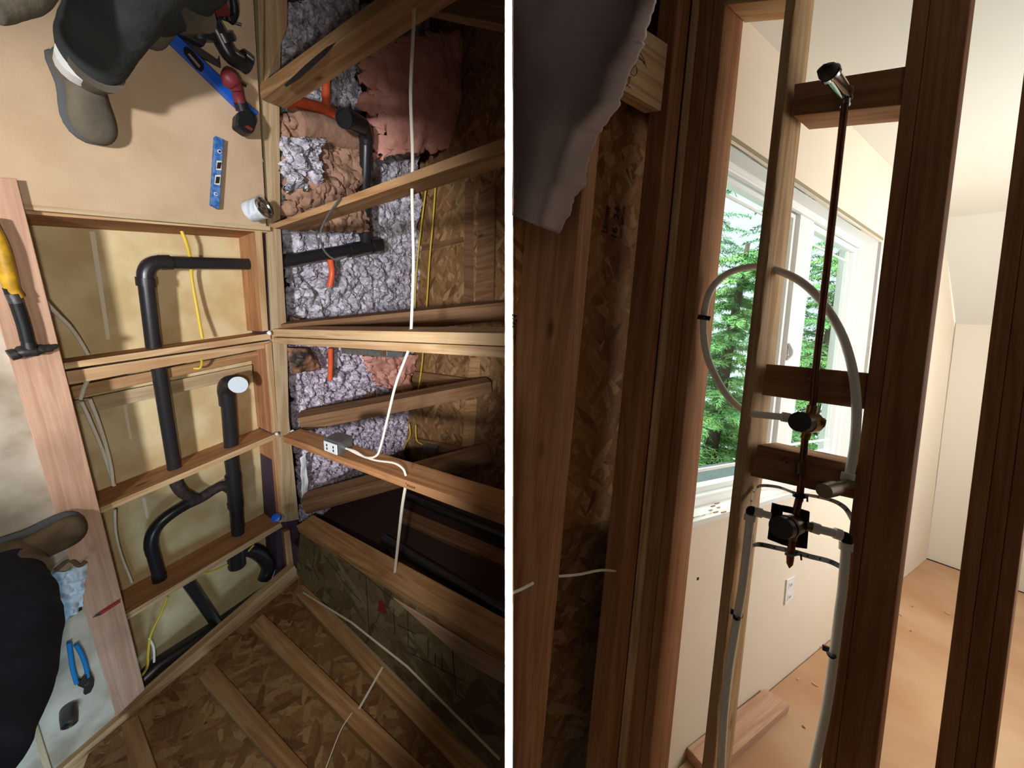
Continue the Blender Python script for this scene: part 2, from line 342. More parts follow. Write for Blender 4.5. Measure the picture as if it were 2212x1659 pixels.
# ================================================================ LEFT PLACE: opened bathroom floor
SIDE = -1
H = 1.5
A = ray(1466, 575).normalized(); B = ray(722, 3150).normalized(); Cn = ray(53, 690).normalized()
NF = nrm(A, B); NF = NF if NF.dot(Cn) > 0 else -NF           # down, square to the floor
COSC = NF.dot(Cn)
def dn(x): return Cn*(x/COSC)                               # depth x below, along the plumb line
def FL(h=0): return Plane(NF*(H+h), NF)
f0 = FL(0); fs = FL(-.019)
PW = f0(588, 720); NW = nrm(B, Cn); WP = Plane(PW, NW)       # framed wall, room face
BW = Plane(f0(620, 1240), nrm(A, Cn))                       # bottom wall, room face
OW = Plane(FL(.10)(905, 640), NW)                           # sheathing beyond the eaves space
JD = .17
def quad(pl, px): return [pl(*p) for p in px]
def lum(name, pl, px, ext, m, label=None, cat='lumber', group=None, parent=None, bevel=.0015, kind=None, top=None, ax=None):
    p = quad(pl, px); L = ax or (p[1]-p[0])
    o = MB().prism(p, ext).build(name, M[m] if isinstance(m, str) else m, parent, ax=L, nz=pl.n, label=label, cat=cat if not parent else None, group=group, bevel=bevel, kind=kind)
    if top:                                    # paler top edge: weathered stain, plus lamp light put into the colour
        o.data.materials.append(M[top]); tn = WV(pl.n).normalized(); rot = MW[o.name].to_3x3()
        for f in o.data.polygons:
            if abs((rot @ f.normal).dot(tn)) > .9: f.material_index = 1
    return o
# --- structure
MB().prism(quad(fs, [(-420, -420), (546, -420), (547, 0), (575, 489), (55, 441), (-420, 398)]), dn(.019)).build('floor_subfloor', M['sub'], ax=B, nz=NF, kind='structure')
MB().prism(quad(fs, [(-480, 402), (-90, 398), (262, 1572), (130, 1665), (-120, 1900), (-480, 1900)]), dn(.019)).build('floor_subfloor_strip', M['sub2'], ax=B, nz=NF, kind='structure')
fc = FL(JD)
MB().prism(quad(fc, [(-60, 420), (570, 480), (590, 740), (640, 1260), (200, 1640), (60, 1500)]), dn(.0127)).build('ceiling_drywall_below', M['dw'], ax=B, nz=NF, kind='structure')
# --- joists and rim
jl = 'opened floor joists'
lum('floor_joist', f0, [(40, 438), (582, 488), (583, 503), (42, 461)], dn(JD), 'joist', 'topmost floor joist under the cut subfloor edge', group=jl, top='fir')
lum('nailer_strip', FL(-.002), [(50, 441), (580, 490), (581, 500), (52, 455)], dn(.03)*0+dn(-.016), 'ply', 'pale rough nailing strip along the cut subfloor edge')
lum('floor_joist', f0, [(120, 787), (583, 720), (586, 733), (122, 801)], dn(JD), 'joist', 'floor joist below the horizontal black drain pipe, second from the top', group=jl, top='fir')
lum('sister_joist', FL(.012), [(120, 806), (585, 736), (575, 752), (122, 836)], dn(.06), 'fir', 'rough pale timber fixed along the underside of the second joist')
lum('ledger_strip', FL(.09), [(120, 842), (562, 757), (560, 776), (122, 868)], dn(.03), 'fir2', 'darker ledger strip low in the cavity above the capped pipe')
lum('filler_strip', FL(.14), [(130, 872), (545, 788), (545, 812), (132, 905)], dn(.02), 'ply', 'speckled light strip at the bottom of the cavity beside the capped pipe')
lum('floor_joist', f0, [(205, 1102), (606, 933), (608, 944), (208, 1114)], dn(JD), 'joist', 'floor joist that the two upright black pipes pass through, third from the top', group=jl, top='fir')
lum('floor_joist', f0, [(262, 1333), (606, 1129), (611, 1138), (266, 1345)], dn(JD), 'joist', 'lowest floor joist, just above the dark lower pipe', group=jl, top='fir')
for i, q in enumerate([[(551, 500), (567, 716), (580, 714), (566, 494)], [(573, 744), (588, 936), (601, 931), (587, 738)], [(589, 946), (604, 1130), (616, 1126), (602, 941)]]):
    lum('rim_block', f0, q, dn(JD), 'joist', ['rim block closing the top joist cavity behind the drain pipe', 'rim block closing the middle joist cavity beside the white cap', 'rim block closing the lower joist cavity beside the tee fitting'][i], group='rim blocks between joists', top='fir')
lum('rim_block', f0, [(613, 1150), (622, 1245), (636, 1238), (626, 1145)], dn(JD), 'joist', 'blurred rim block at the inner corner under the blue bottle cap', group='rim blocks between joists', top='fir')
MB().prism(quad(FL(.03), [(560, 485), (600, 485), (650, 1230), (600, 1230)]), dn(.14)).build('sill_gap_fill', M['purple'], ax=B, nz=NF, label='dark purple filler in the gap beside the rim blocks', cat='gasket')  # solid dark purple block filling the gap
lum('wall_bottom_plate', f0, [(552, -200), (614, -200), (604, 200), (606, 484), (620, 720), (624, 900), (646, 1122), (614, 1128), (601, 930), (588, 715), (578, 484), (563, 200)], dn(.038), 'ply', 'weathered bottom plate of the open stud wall', ax=B)
lum('wall_plank', fs, [(575, -200), (624, -200), (620, 60), (572, 190)], dn(.019), 'fir', 'short pale plank lying on the wall plate at the top edge', ax=B)
# wide board across the joists
lum('wide_board', FL(-.040), [(-98, 378), (251, 1549), (313, 1489), (36, 386)], dn(.038), 'pink', 'wide pinkish plank laid over the joist ends beside the hammer', cat='plank', ax=B)
# corner plate of the lower wall
lum('base_plate', FL(-.045), [(636, 1222), (100, 1690), (190, 1680), (470, 1415), (650, 1245)], dn(.045), 'fir', 'bottom plate of the sheathed wall below the joists')
# --- wall studs
sg = 'studs of the open wall'
Ad = A*.089
def wstud(q, m, label): return lum('wall_stud', WP, q, Ad, m, label, cat='stud', group=sg)
s1_ = wstud([(540, 198), (900, -68), (940, -62), (565, 214)], 'fir2', 'steep wall stud at the top with a dark burnt streak')
wstud([(578, 487), (1096, 294), (1096, 322), (592, 494)], 'fir2', 'wall stud rising right from the paint can')
wstud([(588, 711), (1096, 720), (1096, 748), (589, 727)], 'fir', 'upper half of the doubled wall stud in the middle')
wstud([(589, 729), (1096, 750), (1096, 774), (591, 742)], 'fir', 'lower half of the doubled wall stud in the middle')
s4 = wstud([(610, 942), (1096, 1115), (1096, 1138), (614, 956)], 'joist', 'wall stud carrying the grey electrical box')
wstud([(640, 1136), (1096, 1418), (1096, 1440), (646, 1150)], 'fir2', 'corner wall stud above the sheathed panel')
MB().prism(quad(WP.sh(-A*.0005), [(614, 184), (619, 188), (650, 168), (700, 122), (726, 92), (706, 102), (660, 140)]), -A*.0005).build('burn_mark', M['ink'], s1_, label='dark burnt streak')
text('writing', "'nor", WP(877, 1049)-A*.001, WP(899, 1057)-A*.001, NW*(-1 if NW.z > 0 else 1), .014, M['ink'], s4)
MB().prism(quad(WP, [(648, 1152), (1096, 1440), (1096, 1700), (640, 1240)]), A*.011).build('wall_right', M['osb2'], ax=Cn, nz=NW, kind='structure')
lum('trim_board', WP, [(850, 1290), (1096, 1438), (1096, 1478), (1010, 1430)], -A*.004, 'pink', 'pink paint-washed strip along the corner stud', cat='board')
wr = bpy.data.objects['wall_right']
MB().prism(quad(WP, [(817, 1296), (832, 1303), (836, 1326), (818, 1320)]), -A*.0006).build('stamp', M['inkr'], wr, ax=Cn, nz=NW, label='red square stamp')
mk = MB()
for a, b in [((680, 1180), (676, 1225)), ((676, 1225), (690, 1255)), ((730, 1200), (790, 1245)), ((790, 1245), (850, 1295)), ((790, 1245), (798, 1370)), ((850, 1315), (853, 1370)), ((880, 1310), (882, 1400)), ((820, 1325), (812, 1345)), ((735, 1250), (780, 1300)), ((885, 1410), (1000, 1470)), ((975, 1375), (985, 1500)), ((985, 1500), (1000, 1510)), ((925, 1380), (925, 1420)), ((700, 1200), (735, 1245)), ((860, 1350), (900, 1370)), ((940, 1410), (940, 1440)), ((955, 1415), (955, 1450))]:
    mk.tube([WP(*a, -A*.0005), WP(*b, -A*.0005)], .0012, 5)
mk.build('scribble', M['ink'], wr, label='dark pencil lines and numbers')
mk = MB().tube([WP(655, 1280, -A*.002), WP(760, 1345, -A*.002), WP(880, 1440, -A*.002), WP(1080, 1640, -A*.002)], .004, 6)
mk.build('caulk_line', M['seam'], wr, label='pale scraped line')
# --- bottom wall, sheathed, with studs
nb = nrm(A, Cn); nb = nb if nb.y > 0 else -nb
BO = BW.sh(nb*.09)
MB().prism(quad(BW, [(625, 1215), (180, 1610), (40, 1950), (1096, 1950), (1096, 1600)]), nb*.011, off=nb*.045).build('wall_bottom', M['osb'], ax=Cn, nz=nb, kind='structure')
bg_ = 'studs of the sheathed wall'
for q, lb in [([(297, 1543), (360, 1720), (290, 1720), (262, 1565)], 'short stud at the bottom left end of the sheathed wall'),
              ([(462, 1432), (720, 1720), (650, 1720), (430, 1462)], 'leaning stud left of centre on the sheathed wall'),
              ([(568, 1325), (960, 1700), (890, 1700), (540, 1352)], 'broad stud in the middle of the sheathed wall'),
              ([(655, 1262), (1096, 1672), (1096, 1720), (1040, 1720), (640, 1285)], 'flat corner stud where the sheathed walls meet')]:
    lum('sheathing_stud', BW, q, nb*.044, 'fir2', lb, cat='stud', group=bg_)
# --- ceilings joints on the drywall seen through the joist bays
for px in ([(193, 500), (205, 500), (238, 732), (230, 734)], [(265, 872), (272, 872), (286, 950), (280, 950)], [(306, 1075), (314, 1075), (322, 1120), (316, 1120)], [(328, 1420), (333, 1418), (342, 1450), (338, 1452)]):
    MB().prism(quad(fc, px), dn(-.001)).build('joint_tape', M['seam'], bpy.data.objects['ceiling_drywall_below'], ax=B, nz=NF)

# --- drain pipes
def pp(pts, h, k=6, sm=True):
    q = [FL(p[2] if len(p) > 2 else h)(p[0], p[1]) for p in pts]
    return smooth_path(q, k) if sm else q
R = .021
dp_ = thing('drain_pipe', FL(.1)(330, 650), 'black plastic drain pipe looping through the joists and out under the stud wall', 'pipe')
def seg(name, pts, h, r, m='abs', sm=False, parent=dp_, k=6, lab=None):
    return MB().tube(pp(pts, h, k, sm), r, 18).build(name, M[m], parent, smooth=True, label=lab)
seg('pipe', [(358, 567), (562, 571)], .085, .0215)
seg('hub', [(346, 567), (368, 567)], .085, .025)
seg('elbow', [(358, 567), (340, 567), (324, 574), (316, 588), (315, 606)], .085, .0225, sm=True)
seg('hub', [(315, 600), (317, 618)], .085, .026)
seg('pipe', [(316, 610), (333, 756)], .085, .0215)
seg('pipe', [(340, 775), (379, 1022)], .085, .0215)
seg('pipe', [(376, 1020), (382, 1046), (398, 1066), (428, 1078)], .095, .021, 'cast', sm=True)
seg('wye_branch', [(402, 1090), (435, 1075), (462, 1058), (482, 1050), (500, 1060), (508, 1075)], .095, .0205, 'cast', sm=True)
seg('elbow', [(405, 1088), (372, 1108), (345, 1130), (330, 1152), (326, 1176), (330, 1195)], .095, .0215, sm=True)
seg('pipe', [(329, 1190), (346, 1252)], .095, .0205)
seg('hub', [(343, 1240), (346, 1258)], .095, .023)
seg('pipe', [(493, 862), (500, 965)], .08, .027)
seg('hub', [(490, 852), (492, 874)], .08, .030)
seg('elbow', [(507, 824, .02), (492, 828, .055), (487, 842, .08), (490, 860, .08)], .08, .0285, sm=True)
e_ = FL(.015)(511, 832); ed = ((FL(-.01)(518, 830)-FL(.03)(504, 833)).normalized()*.5-ray(511, 832).normalized()).normalized()
MB().lathe(e_+ed*.012, ed, [(0, .028), (.012, .028), (.012, .032), (.02, .033), (.02, 0)], 28).build('test_cap', M['cap'], dp_, smooth=True, label='round white frosted test cap')
seg('pipe', [(499, 985), (505, 1035)], .08, .026)
seg('hub', [(503, 1026), (504, 1038)], .08, .0305)
seg('tee', [(503, 1030), (509, 1090)], .08, .0285)
seg('hub', [(508, 1084), (509, 1094)], .08, .0305)
seg('pipe', [(509, 1088), (514, 1152)], .08, .026)
# beyond the wall, in the eaves space
seg('pipe', [(575, 576, .05), (612, 565, .04), (790, 533, .04)], .04, .027)
seg('hub', [(752, 541), (772, 537)], .04, .034)
seg('tee', [(765, 538), (812, 530)], .04, .033)
seg('clean_out', [(800, 531), (818, 528)], .04, .040)
seg('pipe', [(790, 525, .04), (788, 400, -.02), (791, 300, -.05)], 0, .0285)
seg('hub', [(790, 512, .03), (790, 488, .02)], 0, .034)
seg('elbow', [(791, 310, -.05), (790, 290, -.06), (784, 272, -.08), (770, 262, -.10)], 0, .031, sm=True)
seg('socket', [(778, 270, -.09), (752, 258, -.13), (745, 256, -.135)], 0, .036)
MB().lathe(FL(-.137)(744, 256), (FL(-.14)(738, 254)-FL(-.13)(748, 258)), [(0, .036), (.006, .036), (.006, .029), (-.02, .027), (-.02, 0)], 24).build('pipe_mouth', M['blk'], dp_, smooth=True)
dp2 = thing('waste_pipe', FL(.1)(420, 1400), 'thick dark waste pipe in the lowest cavity beside the yellow cable', 'pipe')
seg('pipe', [(300, 1478), (340, 1440), (470, 1355), (600, 1262)], .10, .040, parent=dp2)
seg('pipe', [(402, 1252), (448, 1318), (470, 1350)], .085, .022, parent=dp2)
seg('elbow', [(505, 1196), (530, 1186), (560, 1196), (580, 1222), (572, 1250)], .07, .034, sm=True, parent=dp2)
seg('hub', [(508, 1182), (512, 1222)], .07, .036, parent=dp2)
vp = thing('vent_pipe', FL(.1)(830, 1080), 'short black pipe standing in the insulation near the corner stud', 'pipe')
seg('pipe', [(838, 1062), (795, 1160)], .0, .034, parent=vp); seg('hub', [(842, 1055), (833, 1076)], 0, .042, parent=vp)
# red pipes in the insulation
op = thing('orange_water_pipe', FL(.05)(700, 230), 'orange-red pipe with a tee lying on the insulation', 'pipe')
def seg2(name, pts, h, r, m, parent): return MB().tube(pp(pts, h, 5, True), r, 12).build(name, M[m], parent, smooth=True)
seg2('pipe', [(620, 216), (650, 222), (700, 236), (745, 256)], .02, .021, 'orange', op)
seg2('elbow', [(616, 222), (624, 212), (640, 214)], .02, .026, 'orange', op)
seg2('branch', [(705, 236), (704, 200), (706, 150), (708, 120)], .02, .016, 'orange', op)
op2 = thing('orange_riser', FL(.05)(714, 590), 'short orange pipe length poking from the insulation below the long drain pipe', 'pipe')
seg2('pipe', [(713, 560), (717, 590), (712, 620)], .03, .014, 'orange', op2)
op3 = thing('orange_riser', FL(.05)(714, 780), 'short orange pipe length in the insulation below the doubled stud', 'pipe')
seg2('pipe', [(714, 752), (714, 785), (713, 820)], .03, .013, 'orange', op3)

# --- eaves space
def sheet(name, m, pl, px, nx, ny, amp, sc, label, cat, thick=.02, edge=0, sag=None, group=None, kind=None, seed=0, parent=None):
    P = [pl(p[0], p[1], (V((0, 0, 0)) if len(p) < 3 else -pl.n*p[2]*(1 if pl.n.z > 0 else -1))) for p in px]
    n_ = -pl.n if pl.n.z > 0 else pl.n
    def fn(u, v):
        if edge:
            e = edge*noise.noise(V((u*9+seed, v*9, seed))); q = min(u, 1-u, v, 1-v)
            k = max(0, 1-q*8); u2 = u+e*k; v2 = v+e*k*noise.noise(V((v*14, u*14, seed+3)))*2
        else: u2, v2 = u, v
        p = (P[0]*(1-u2)+P[1]*u2)*(1-v2)+(P[3]*(1-u2)+P[2]*u2)*v2
        d = noise.fractal(p*sc+V((seed, 0, 0)), .7, 2.1, 5)
        return p+n_*(d*amp+(sag*math.sin(math.pi*u)*math.sin(math.pi*v) if sag else 0))
    return MB().grid(fn, nx, ny).build(name, M[m], parent, label=label, cat=cat if not parent else None, smooth=True, thick=thick, group=group, kind=kind)
fi = FL(.10)
EA = (OW(905, 640)-PW).dot(NW)/A.dot(NW)                     # depth of the eaves space, wall to sheathing
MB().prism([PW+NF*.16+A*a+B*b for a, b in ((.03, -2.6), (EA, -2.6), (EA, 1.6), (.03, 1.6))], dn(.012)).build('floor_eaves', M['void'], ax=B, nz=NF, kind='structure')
sheet('insulation', 'fluffg', fi, [(602, 330), (905, 330), (905, 700), (618, 712)], 150, 190, .030, 17, 'pale grey fluffy insulation above the doubled stud', 'insulation', seed=1, edge=.05)
sheet('insulation', 'fluff', fi, [(612, 735), (912, 745), (915, 1040), (650, 1130)], 150, 190, .034, 20, 'lilac fluffy insulation below the doubled stud', 'insulation', seed=4, edge=.05)
sheet('insulation', 'fluffg', FL(.12), [(600, 20), (770, -40), (775, 270), (604, 330)], 90, 130, .026, 18, 'grey insulation around the orange pipe tee', 'insulation', seed=7)
sheet('insulation', 'fluffg', FL(.16), [(760, 20), (960, -60), (960, 120), (770, 170)], 40, 40, .03, 10, 'grey insulation strip behind the long batt', 'insulation', seed=8)
sheet('insulation_batt', 'batt', FL(-.02), [(778, 95, -.05), (1052, 62, .12), (1096, 300, .16), (800, 340, -.03)], 60, 60, .03, 5, 'large pinkish-brown insulation batt behind the white cable', 'insulation', thick=.05, edge=.10, sag=.05, seed=2)
sheet('insulation_batt', 'kraft', FL(.02), [(606, 255), (765, 300), (790, 500), (612, 492)], 50, 60, .05, 8, 'crumpled brown-faced batt left of the upright drain pipe', 'insulation', thick=.03, edge=.06, sag=.04, seed=3)
sheet('insulation_tuft', 'fluffg', FL(-.03), [(612, 300), (690, 302), (690, 400), (618, 415)], 30, 30, .05, 22, 'white tuft of fluff on the brown-faced batt', 'insulation', edge=.12, seed=12)
sheet('insulation_batt', 'batt', FL(.04), [(785, 770), (905, 766), (880, 850), (812, 830)], 30, 30, .03, 12, 'torn pink batt piece under the doubled stud', 'insulation', edge=.12, seed=5)
sheet('kraft_scrap', 'foil', FL(.0), [(622, 752), (668, 752), (697, 800), (626, 806)], 24, 24, .012, 18, 'curled black and tan paper scrap below the doubled stud', 'scrap', edge=.05, sag=.02, seed=6, thick=.002)
sheet('kraft_scrap', 'foil', FL(.03), [(618, 680), (650, 690), (648, 712), (622, 712)], 12, 12, .01, 20, 'small black scrap tucked above the doubled stud', 'scrap', seed=9, thick=.002)
MB().tube(pp([(640, 268), (700, 280), (765, 305)], .02, 5), [.055]*10+[.05], 14).build('paper_tube', M['kraft'], label='brown paper-wrapped roll beside the open drain socket', cat='roll', smooth=True)
sheet('insulation', 'fluff', FL(.10), [(665, 1085), (800, 1040), (845, 1190), (700, 1130)], 40, 40, .035, 12, 'shadowed insulation lumps in the corner bay', 'insulation', seed=13, edge=.08)
sheet('insulation_tuft', 'batt', FL(.02), [(745, 1150), (790, 1150), (838, 1215), (800, 1205)], 24, 24, .03, 24, 'pink tuft beside the corner stud', 'insulation', edge=.1, seed=14)
sheet('plastic_sheet', 'white', FL(.02), [(650, 990), (662, 980), (668, 1078), (652, 1075)], 8, 20, .01, 14, 'clear plastic edge hanging beside the lower insulation', 'sheet', seed=15, thick=.0015)
sheet('kraft_scrap', 'kraft', FL(.02), [(770, 870), (812, 842), (812, 862), (772, 885)], 12, 12, .01, 20, 'torn brown paper scrap on the lilac insulation', 'scrap', seed=16, thick=.002)
MB().prism([PW+A*EA+NF*.16+B*b-Cn*c for b, c in ((-2.6, 0), (1.6, 0), (1.6, 2.4), (-2.6, 2.4))], A*.011).build('wall_eaves', M['osb'], ax=B, nz=NW, kind='structure')
def om(q, m, label, d=.038, nm='eaves_brace'): return lum(nm, OW, q, -A*d, m, label, cat='framing')
om([(905, 532), (1008, 512), (1010, 524), (905, 545)], 'dark', 'short nailer between the eaves posts above the long chord')
om([(1012, 395), (1030, 395), (1030, 688), (1008, 690)], 'dark', 'dark post on the eaves sheathing above the doubled stud')
om([(1045, 420), (1080, 405), (1075, 670), (1036, 680)], 'dark', 'second wider post on the eaves sheathing above the doubled stud', .06)
om([(1022, 770), (1044, 770), (1040, 825), (1016, 822)], 'fir2', 'short upright on the sheathing just below the doubled stud')
om([(1012, 862), (1036, 858), (1030, 965), (1004, 962)], 'fir2', 'upright on the sheathing between the two lower chords')
om([(1008, 990), (1040, 985), (1036, 1070), (1004, 1060)], 'dark', 'lowest upright on the eaves sheathing')
om([(905, 798), (1062, 818), (1062, 832), (905, 818)], 'dark', 'dark sloping member meeting the lower chord', .06)
om([(905, 940), (1015, 960), (1060, 985), (1060, 1000), (905, 962)], 'dark', 'dark sloping member meeting the lowest chord', .06)
om([(905, 665), (1096, 650), (1096, 664), (905, 690)], 'dark', 'dark horizontal member above the long chord', .05)
def chord(p, q, w, m, label, d=.09):
    n_ = (q-p).cross(B).normalized(); up = (q-p).cross(n_).normalized()*w
    MB().prism([p-up/2, q-up/2, q+up/2, p+up/2], n_*(d if n_.z > 0 else -d)).build('truss_chord', M[m], ax=q-p, nz=n_, label=label, cat='framing', bevel=.002, group='roof truss chords')
chord(FL(-.03)(612, 722), OW(1096, 672, -A*.30), .085, 'dark', 'long truss chord just above the doubled stud')
chord(FL(-.02)(648, 918), OW(1062, 838, -A*.12), .075, 'dark', 'truss chord above the electrical box')
chord(FL(-.03)(655, 1098), OW(1060, 985, -A*.20), .085, 'dark', 'truss chord below the electrical box, ending in shadow')
# dark lower bay
NP = Plane(PW+B*1.20, nrm(A, Cn))
nn_ = NP.n if NP.n.y < 0 else -NP.n
def bay(q, m, label, nm, h=-.0, t=.04): lum(nm, NP, q, nn_*t, m, label, cat='framing' if 'pipe' not in nm else 'pipe')
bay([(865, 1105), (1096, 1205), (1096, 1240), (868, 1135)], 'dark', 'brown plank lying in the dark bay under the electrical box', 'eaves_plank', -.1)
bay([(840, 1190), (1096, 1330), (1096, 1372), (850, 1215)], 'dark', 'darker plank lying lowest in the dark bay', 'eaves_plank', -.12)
for pts, lb in (([(880, 1072), (1096, 1162)], 'black pipe running to the right edge under the electrical box'), ([(830, 1165), (1096, 1325)], 'black pipe low in the dark bay')):
    MB().tube([NP.sh(nn_*.07)(*p) for p in pts], .024, 12).build('black_pipe', M['abs'], label=lb, cat='pipe', smooth=True)
lum('header_beam', WP.sh(A*.35), [(880, -60), (1096, -40), (1096, 55), (860, 8)], A*.05, 'dark', 'dark header beam across the top right of the eaves')
# ends and roof of the eaves space
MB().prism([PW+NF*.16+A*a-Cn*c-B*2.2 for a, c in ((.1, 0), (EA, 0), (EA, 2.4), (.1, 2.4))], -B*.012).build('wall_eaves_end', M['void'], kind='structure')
MB().prism([PW+NF*.16+A*a-Cn*c+B*1.22 for a, c in ((.1, 0), (EA, 0), (EA, 2.4), (.1, 2.4))], B*.012).build('wall_eaves_near', M['void'], kind='structure')  # shade of the deep bay painted in as this wall's dark colour

for k, (x, y, h, r_) in enumerate(((582, 192, -.03, .011), (590, 186, -.02, .008), (566, 346, -.01, .007), (583, 720, -.02, .009), (634, 935, -.01, .012), (628, 940, -.01, .008), (598, 938, -.02, .007), (1050, 432, -.0, .0))):
    if not r_: continue
    c = FL(h)(x, y); b = MB().lathe(c+NF*r_, -NF, [(0, r_*.3), (r_*.4, r_), (r_*1.2, r_*.8), (r_*1.7, 0)], 14)
    b.v = [p+(p-c)*.5*noise.noise(p*160) for p in b.v]
    b.build('foam_bit', M['white'], label='small white foam crumb stuck on the framing at the wall plate', cat='foam', group='foam crumbs on the wall plate', smooth=True)
# --- cables
def cable(name, pts, r, m, label, cat='cable', pl=None):
    q = [(pl(*p[:2]) if pl else FL(p[2])(p[0], p[1])) for p in pts]
    return MB().tube(smooth_path(q, 6), r, 8).build(name, M[m], label=label, cat=cat, smooth=True)
WM = WP.sh(A*.045); WQ = WP.sh(-A*.004)
cable('power_cable', [(896, -40), (893, 60), (887, 200), (891, 330), (890, 420), (893, 560), (891, 640), (888, 714)], .0042, 'cablew', 'long white cable running down the open stud wall to the doubled stud', pl=WM)
cable('power_cable', [(882, 758), (855, 830), (838, 900), (822, 965), (812, 985), (790, 988), (768, 975), (745, 968)], .0038, 'cablew', 'white cable curving from the doubled stud to the electrical box', pl=WP.sh(-A*.006))
cable('power_cable', [(748, 968), (775, 982), (810, 994), (850, 1000), (870, 1012), (877, 1028)], .0034, 'cablew', 'white cable clipped along the stud right of the electrical box', pl=WQ)
cable('power_cable', [(876, 1050), (868, 1100), (858, 1190), (852, 1246)], .0052, 'cablew', 'white cable between the box stud and the corner stud', pl=WM)
cable('power_cable', [(826, 1442), (800, 1488), (775, 1532)], .0045, 'cablew', 'white cable piece crossing the sheathed corner', pl=BW)
cable('power_cable', [(760, 1540), (735, 1580), (700, 1670)], .002, 'cablew', 'thin white cable at the bottom edge of the sheathed wall', pl=BW)
OWc = OW.sh(-A*.08)
for pts, lb in (([(941, 398), (935, 480), (928, 560), (923, 640), (919, 700)], 'yellow cable hanging before the eaves sheathing, rightmost upper one'), ([(920, 408), (912, 470), (904, 540), (898, 610), (896, 690)], 'yellow cable hanging along the insulation edge'),
                ([(914, 762), (910, 800), (902, 850)], 'short yellow cable below the doubled stud'), ([(884, 915), (886, 940), (876, 960), (868, 985)], 'yellow cable loop above the box stud cable hole'), ([(898, 918), (900, 950), (912, 960)], 'yellow cable bending to the small grey box')):
    cable('yellow_cable', pts, .005, 'cabley', lb, pl=OWc)
cable('yellow_cable', [(392, 498, .10), (404, 530, .10), (413, 570, .12), (414, 600, .13), (426, 670, .12), (437, 732, .09)], .0052, 'cabley', 'yellow cable crossing the top joist cavity behind the drain pipe')
cable('yellow_cable', [(430, 770, .02), (436, 782, .03), (432, 795, .05), (418, 796, .06)], .004, 'cabley', 'small yellow cable loop below the second joist')
cable('yellow_cable', [(548, 1178, .02), (520, 1205, .06), (470, 1230, .08), (432, 1242, .09)], .004, 'cabley', 'thin yellow cable beside the dark waste elbow')
cable('yellow_cable', [(362, 1288, .04), (345, 1330, .05), (326, 1370, .05), (320, 1410, .05), (318, 1440, .05), (308, 1458, .08)], .0045, 'cabley', 'yellow cable crossing the thick waste pipe')
cable('power_cable', [(322, 1378, .05), (332, 1400, .05), (333, 1430, .05)], .004, 'cablew', 'short white cable end beside the yellow one')
cable('power_cable', [(96, 650, .03), (125, 680, .06), (150, 705, .08), (172, 735, .11), (190, 766, .12)], .0048, 'cablew', 'white cable dropping from the wide plank into the top cavity')
cable('power_cable', [(192, 818, .04), (182, 836, .06), (174, 862, .08)], .0048, 'cablew', 'short white cable under the second joist by the plank')
cable('power_cable', [(176, 868, .09), (195, 910, .10), (222, 975, .11), (240, 1030, .11), (247, 1050, .10)], .0048, 'cablew', 'left of two white cables in the middle cavity')
cable('power_cable', [(194, 862, .09), (212, 910, .10), (228, 960, .11), (240, 1010, .10), (244, 1048, .09)], .0048, 'cablew', 'right of two white cables in the middle cavity')
cable('power_cable', [(248, 1102, .05), (250, 1150, .08), (262, 1200, .10), (285, 1258, .12)], .004, 'cablew', 'thin cable in the shaded lower cavity beside the plank')
cable('tubing_loop', [(735, 428), (706, 470), (692, 505), (700, 540), (722, 560), (745, 556)], .003, 'galv', 'thin clear tubing loop hanging over the long drain pipe', 'tubing', pl=WP.sh(-A*.01))

# --- electrical box on stud
eb = thing('electrical_box', WP(720, 975), 'grey metal electrical box with white outlet on the wall stud', 'box')
p = [WP(700, 946, -A*.035), WP(733, 957, -A*.035), WP(733, 985, -A*.035), WP(702, 975, -A*.035)]
MB().prism(p, A*.06).build('box_body', M['galv'], eb, bevel=.002)
c_ = sum(p, V())/4; ux = (p[1]-p[0])*.42; uy = (p[3]-p[0])*.36
MB().prism([c_-ux-uy-A*.003, c_+ux-uy-A*.003, c_+ux+uy-A*.003, c_-ux+uy-A*.003], -A*.004).build('outlet', M['white'], eb, bevel=.001)
for s in (-1, 1):
    for t in (-.35, .35):
        q = c_+ux*s*.5+uy*t-A*.0075; MB().box(q, ux*.08, uy*.22, A*.0006).build('outlet_slot', M['blk'], eb)
eb2 = MB().prism([OW(915, 962, -A*.1), OW(942, 968, -A*.1), OW(938, 980, -A*.1), OW(912, 974, -A*.1)], A*.04).build('junction_box', M['galv'], label='small grey junction box deep in the eaves', cat='box')
mp_ = thing('duct_piece', WP(790, 760), 'grey metal duct piece just under the doubled stud', 'bracket')
MB().prism(quad(WP.sh(A*.12), [(735, 752), (870, 760), (868, 772), (832, 772), (740, 764)]), A*.05).build('plate', M['galv'], mp_, bevel=.002)
MB().prism(quad(WP.sh(A*.118), [(822, 755), (836, 756), (836, 768), (822, 767)]), -A*.003).build('clip', M['chrome'], mp_)

# --- things on the floor
def fpoly(name, h, px, t, m, parent=None, bevel=.0015, **k):
    return MB().prism(quad(FL(h), px), dn(t)).build(name, M[m], parent, bevel=bevel, nz=NF, ax=B, **k)
lv = thing('spirit_level', FL(-.019)(430, 150), 'long blue box level lying under the cordless driver', 'level')
fpoly('level_body', -.045, [(345, 64), (362, 55), (558, 244), (546, 262)], .024, 'blue', lv)
MB().prism(quad(FL(-.0455), [(396, 104), (402, 100), (414, 108), (440, 138), (441, 150), (434, 156), (422, 148), (397, 116)]), dn(-.001)).build('hand_hole', M['blk'], lv)
MB().prism(quad(FL(-.046), [(405, 117), (409, 115), (433, 143), (430, 147)]), dn(-.001)).build('hole_edge', M['wrap'], lv)
MB().prism(quad(FL(-.046), [(536, 232), (545, 232), (549, 244), (542, 246)]), dn(-.001)).build('end_vial', M['bluep'], lv)
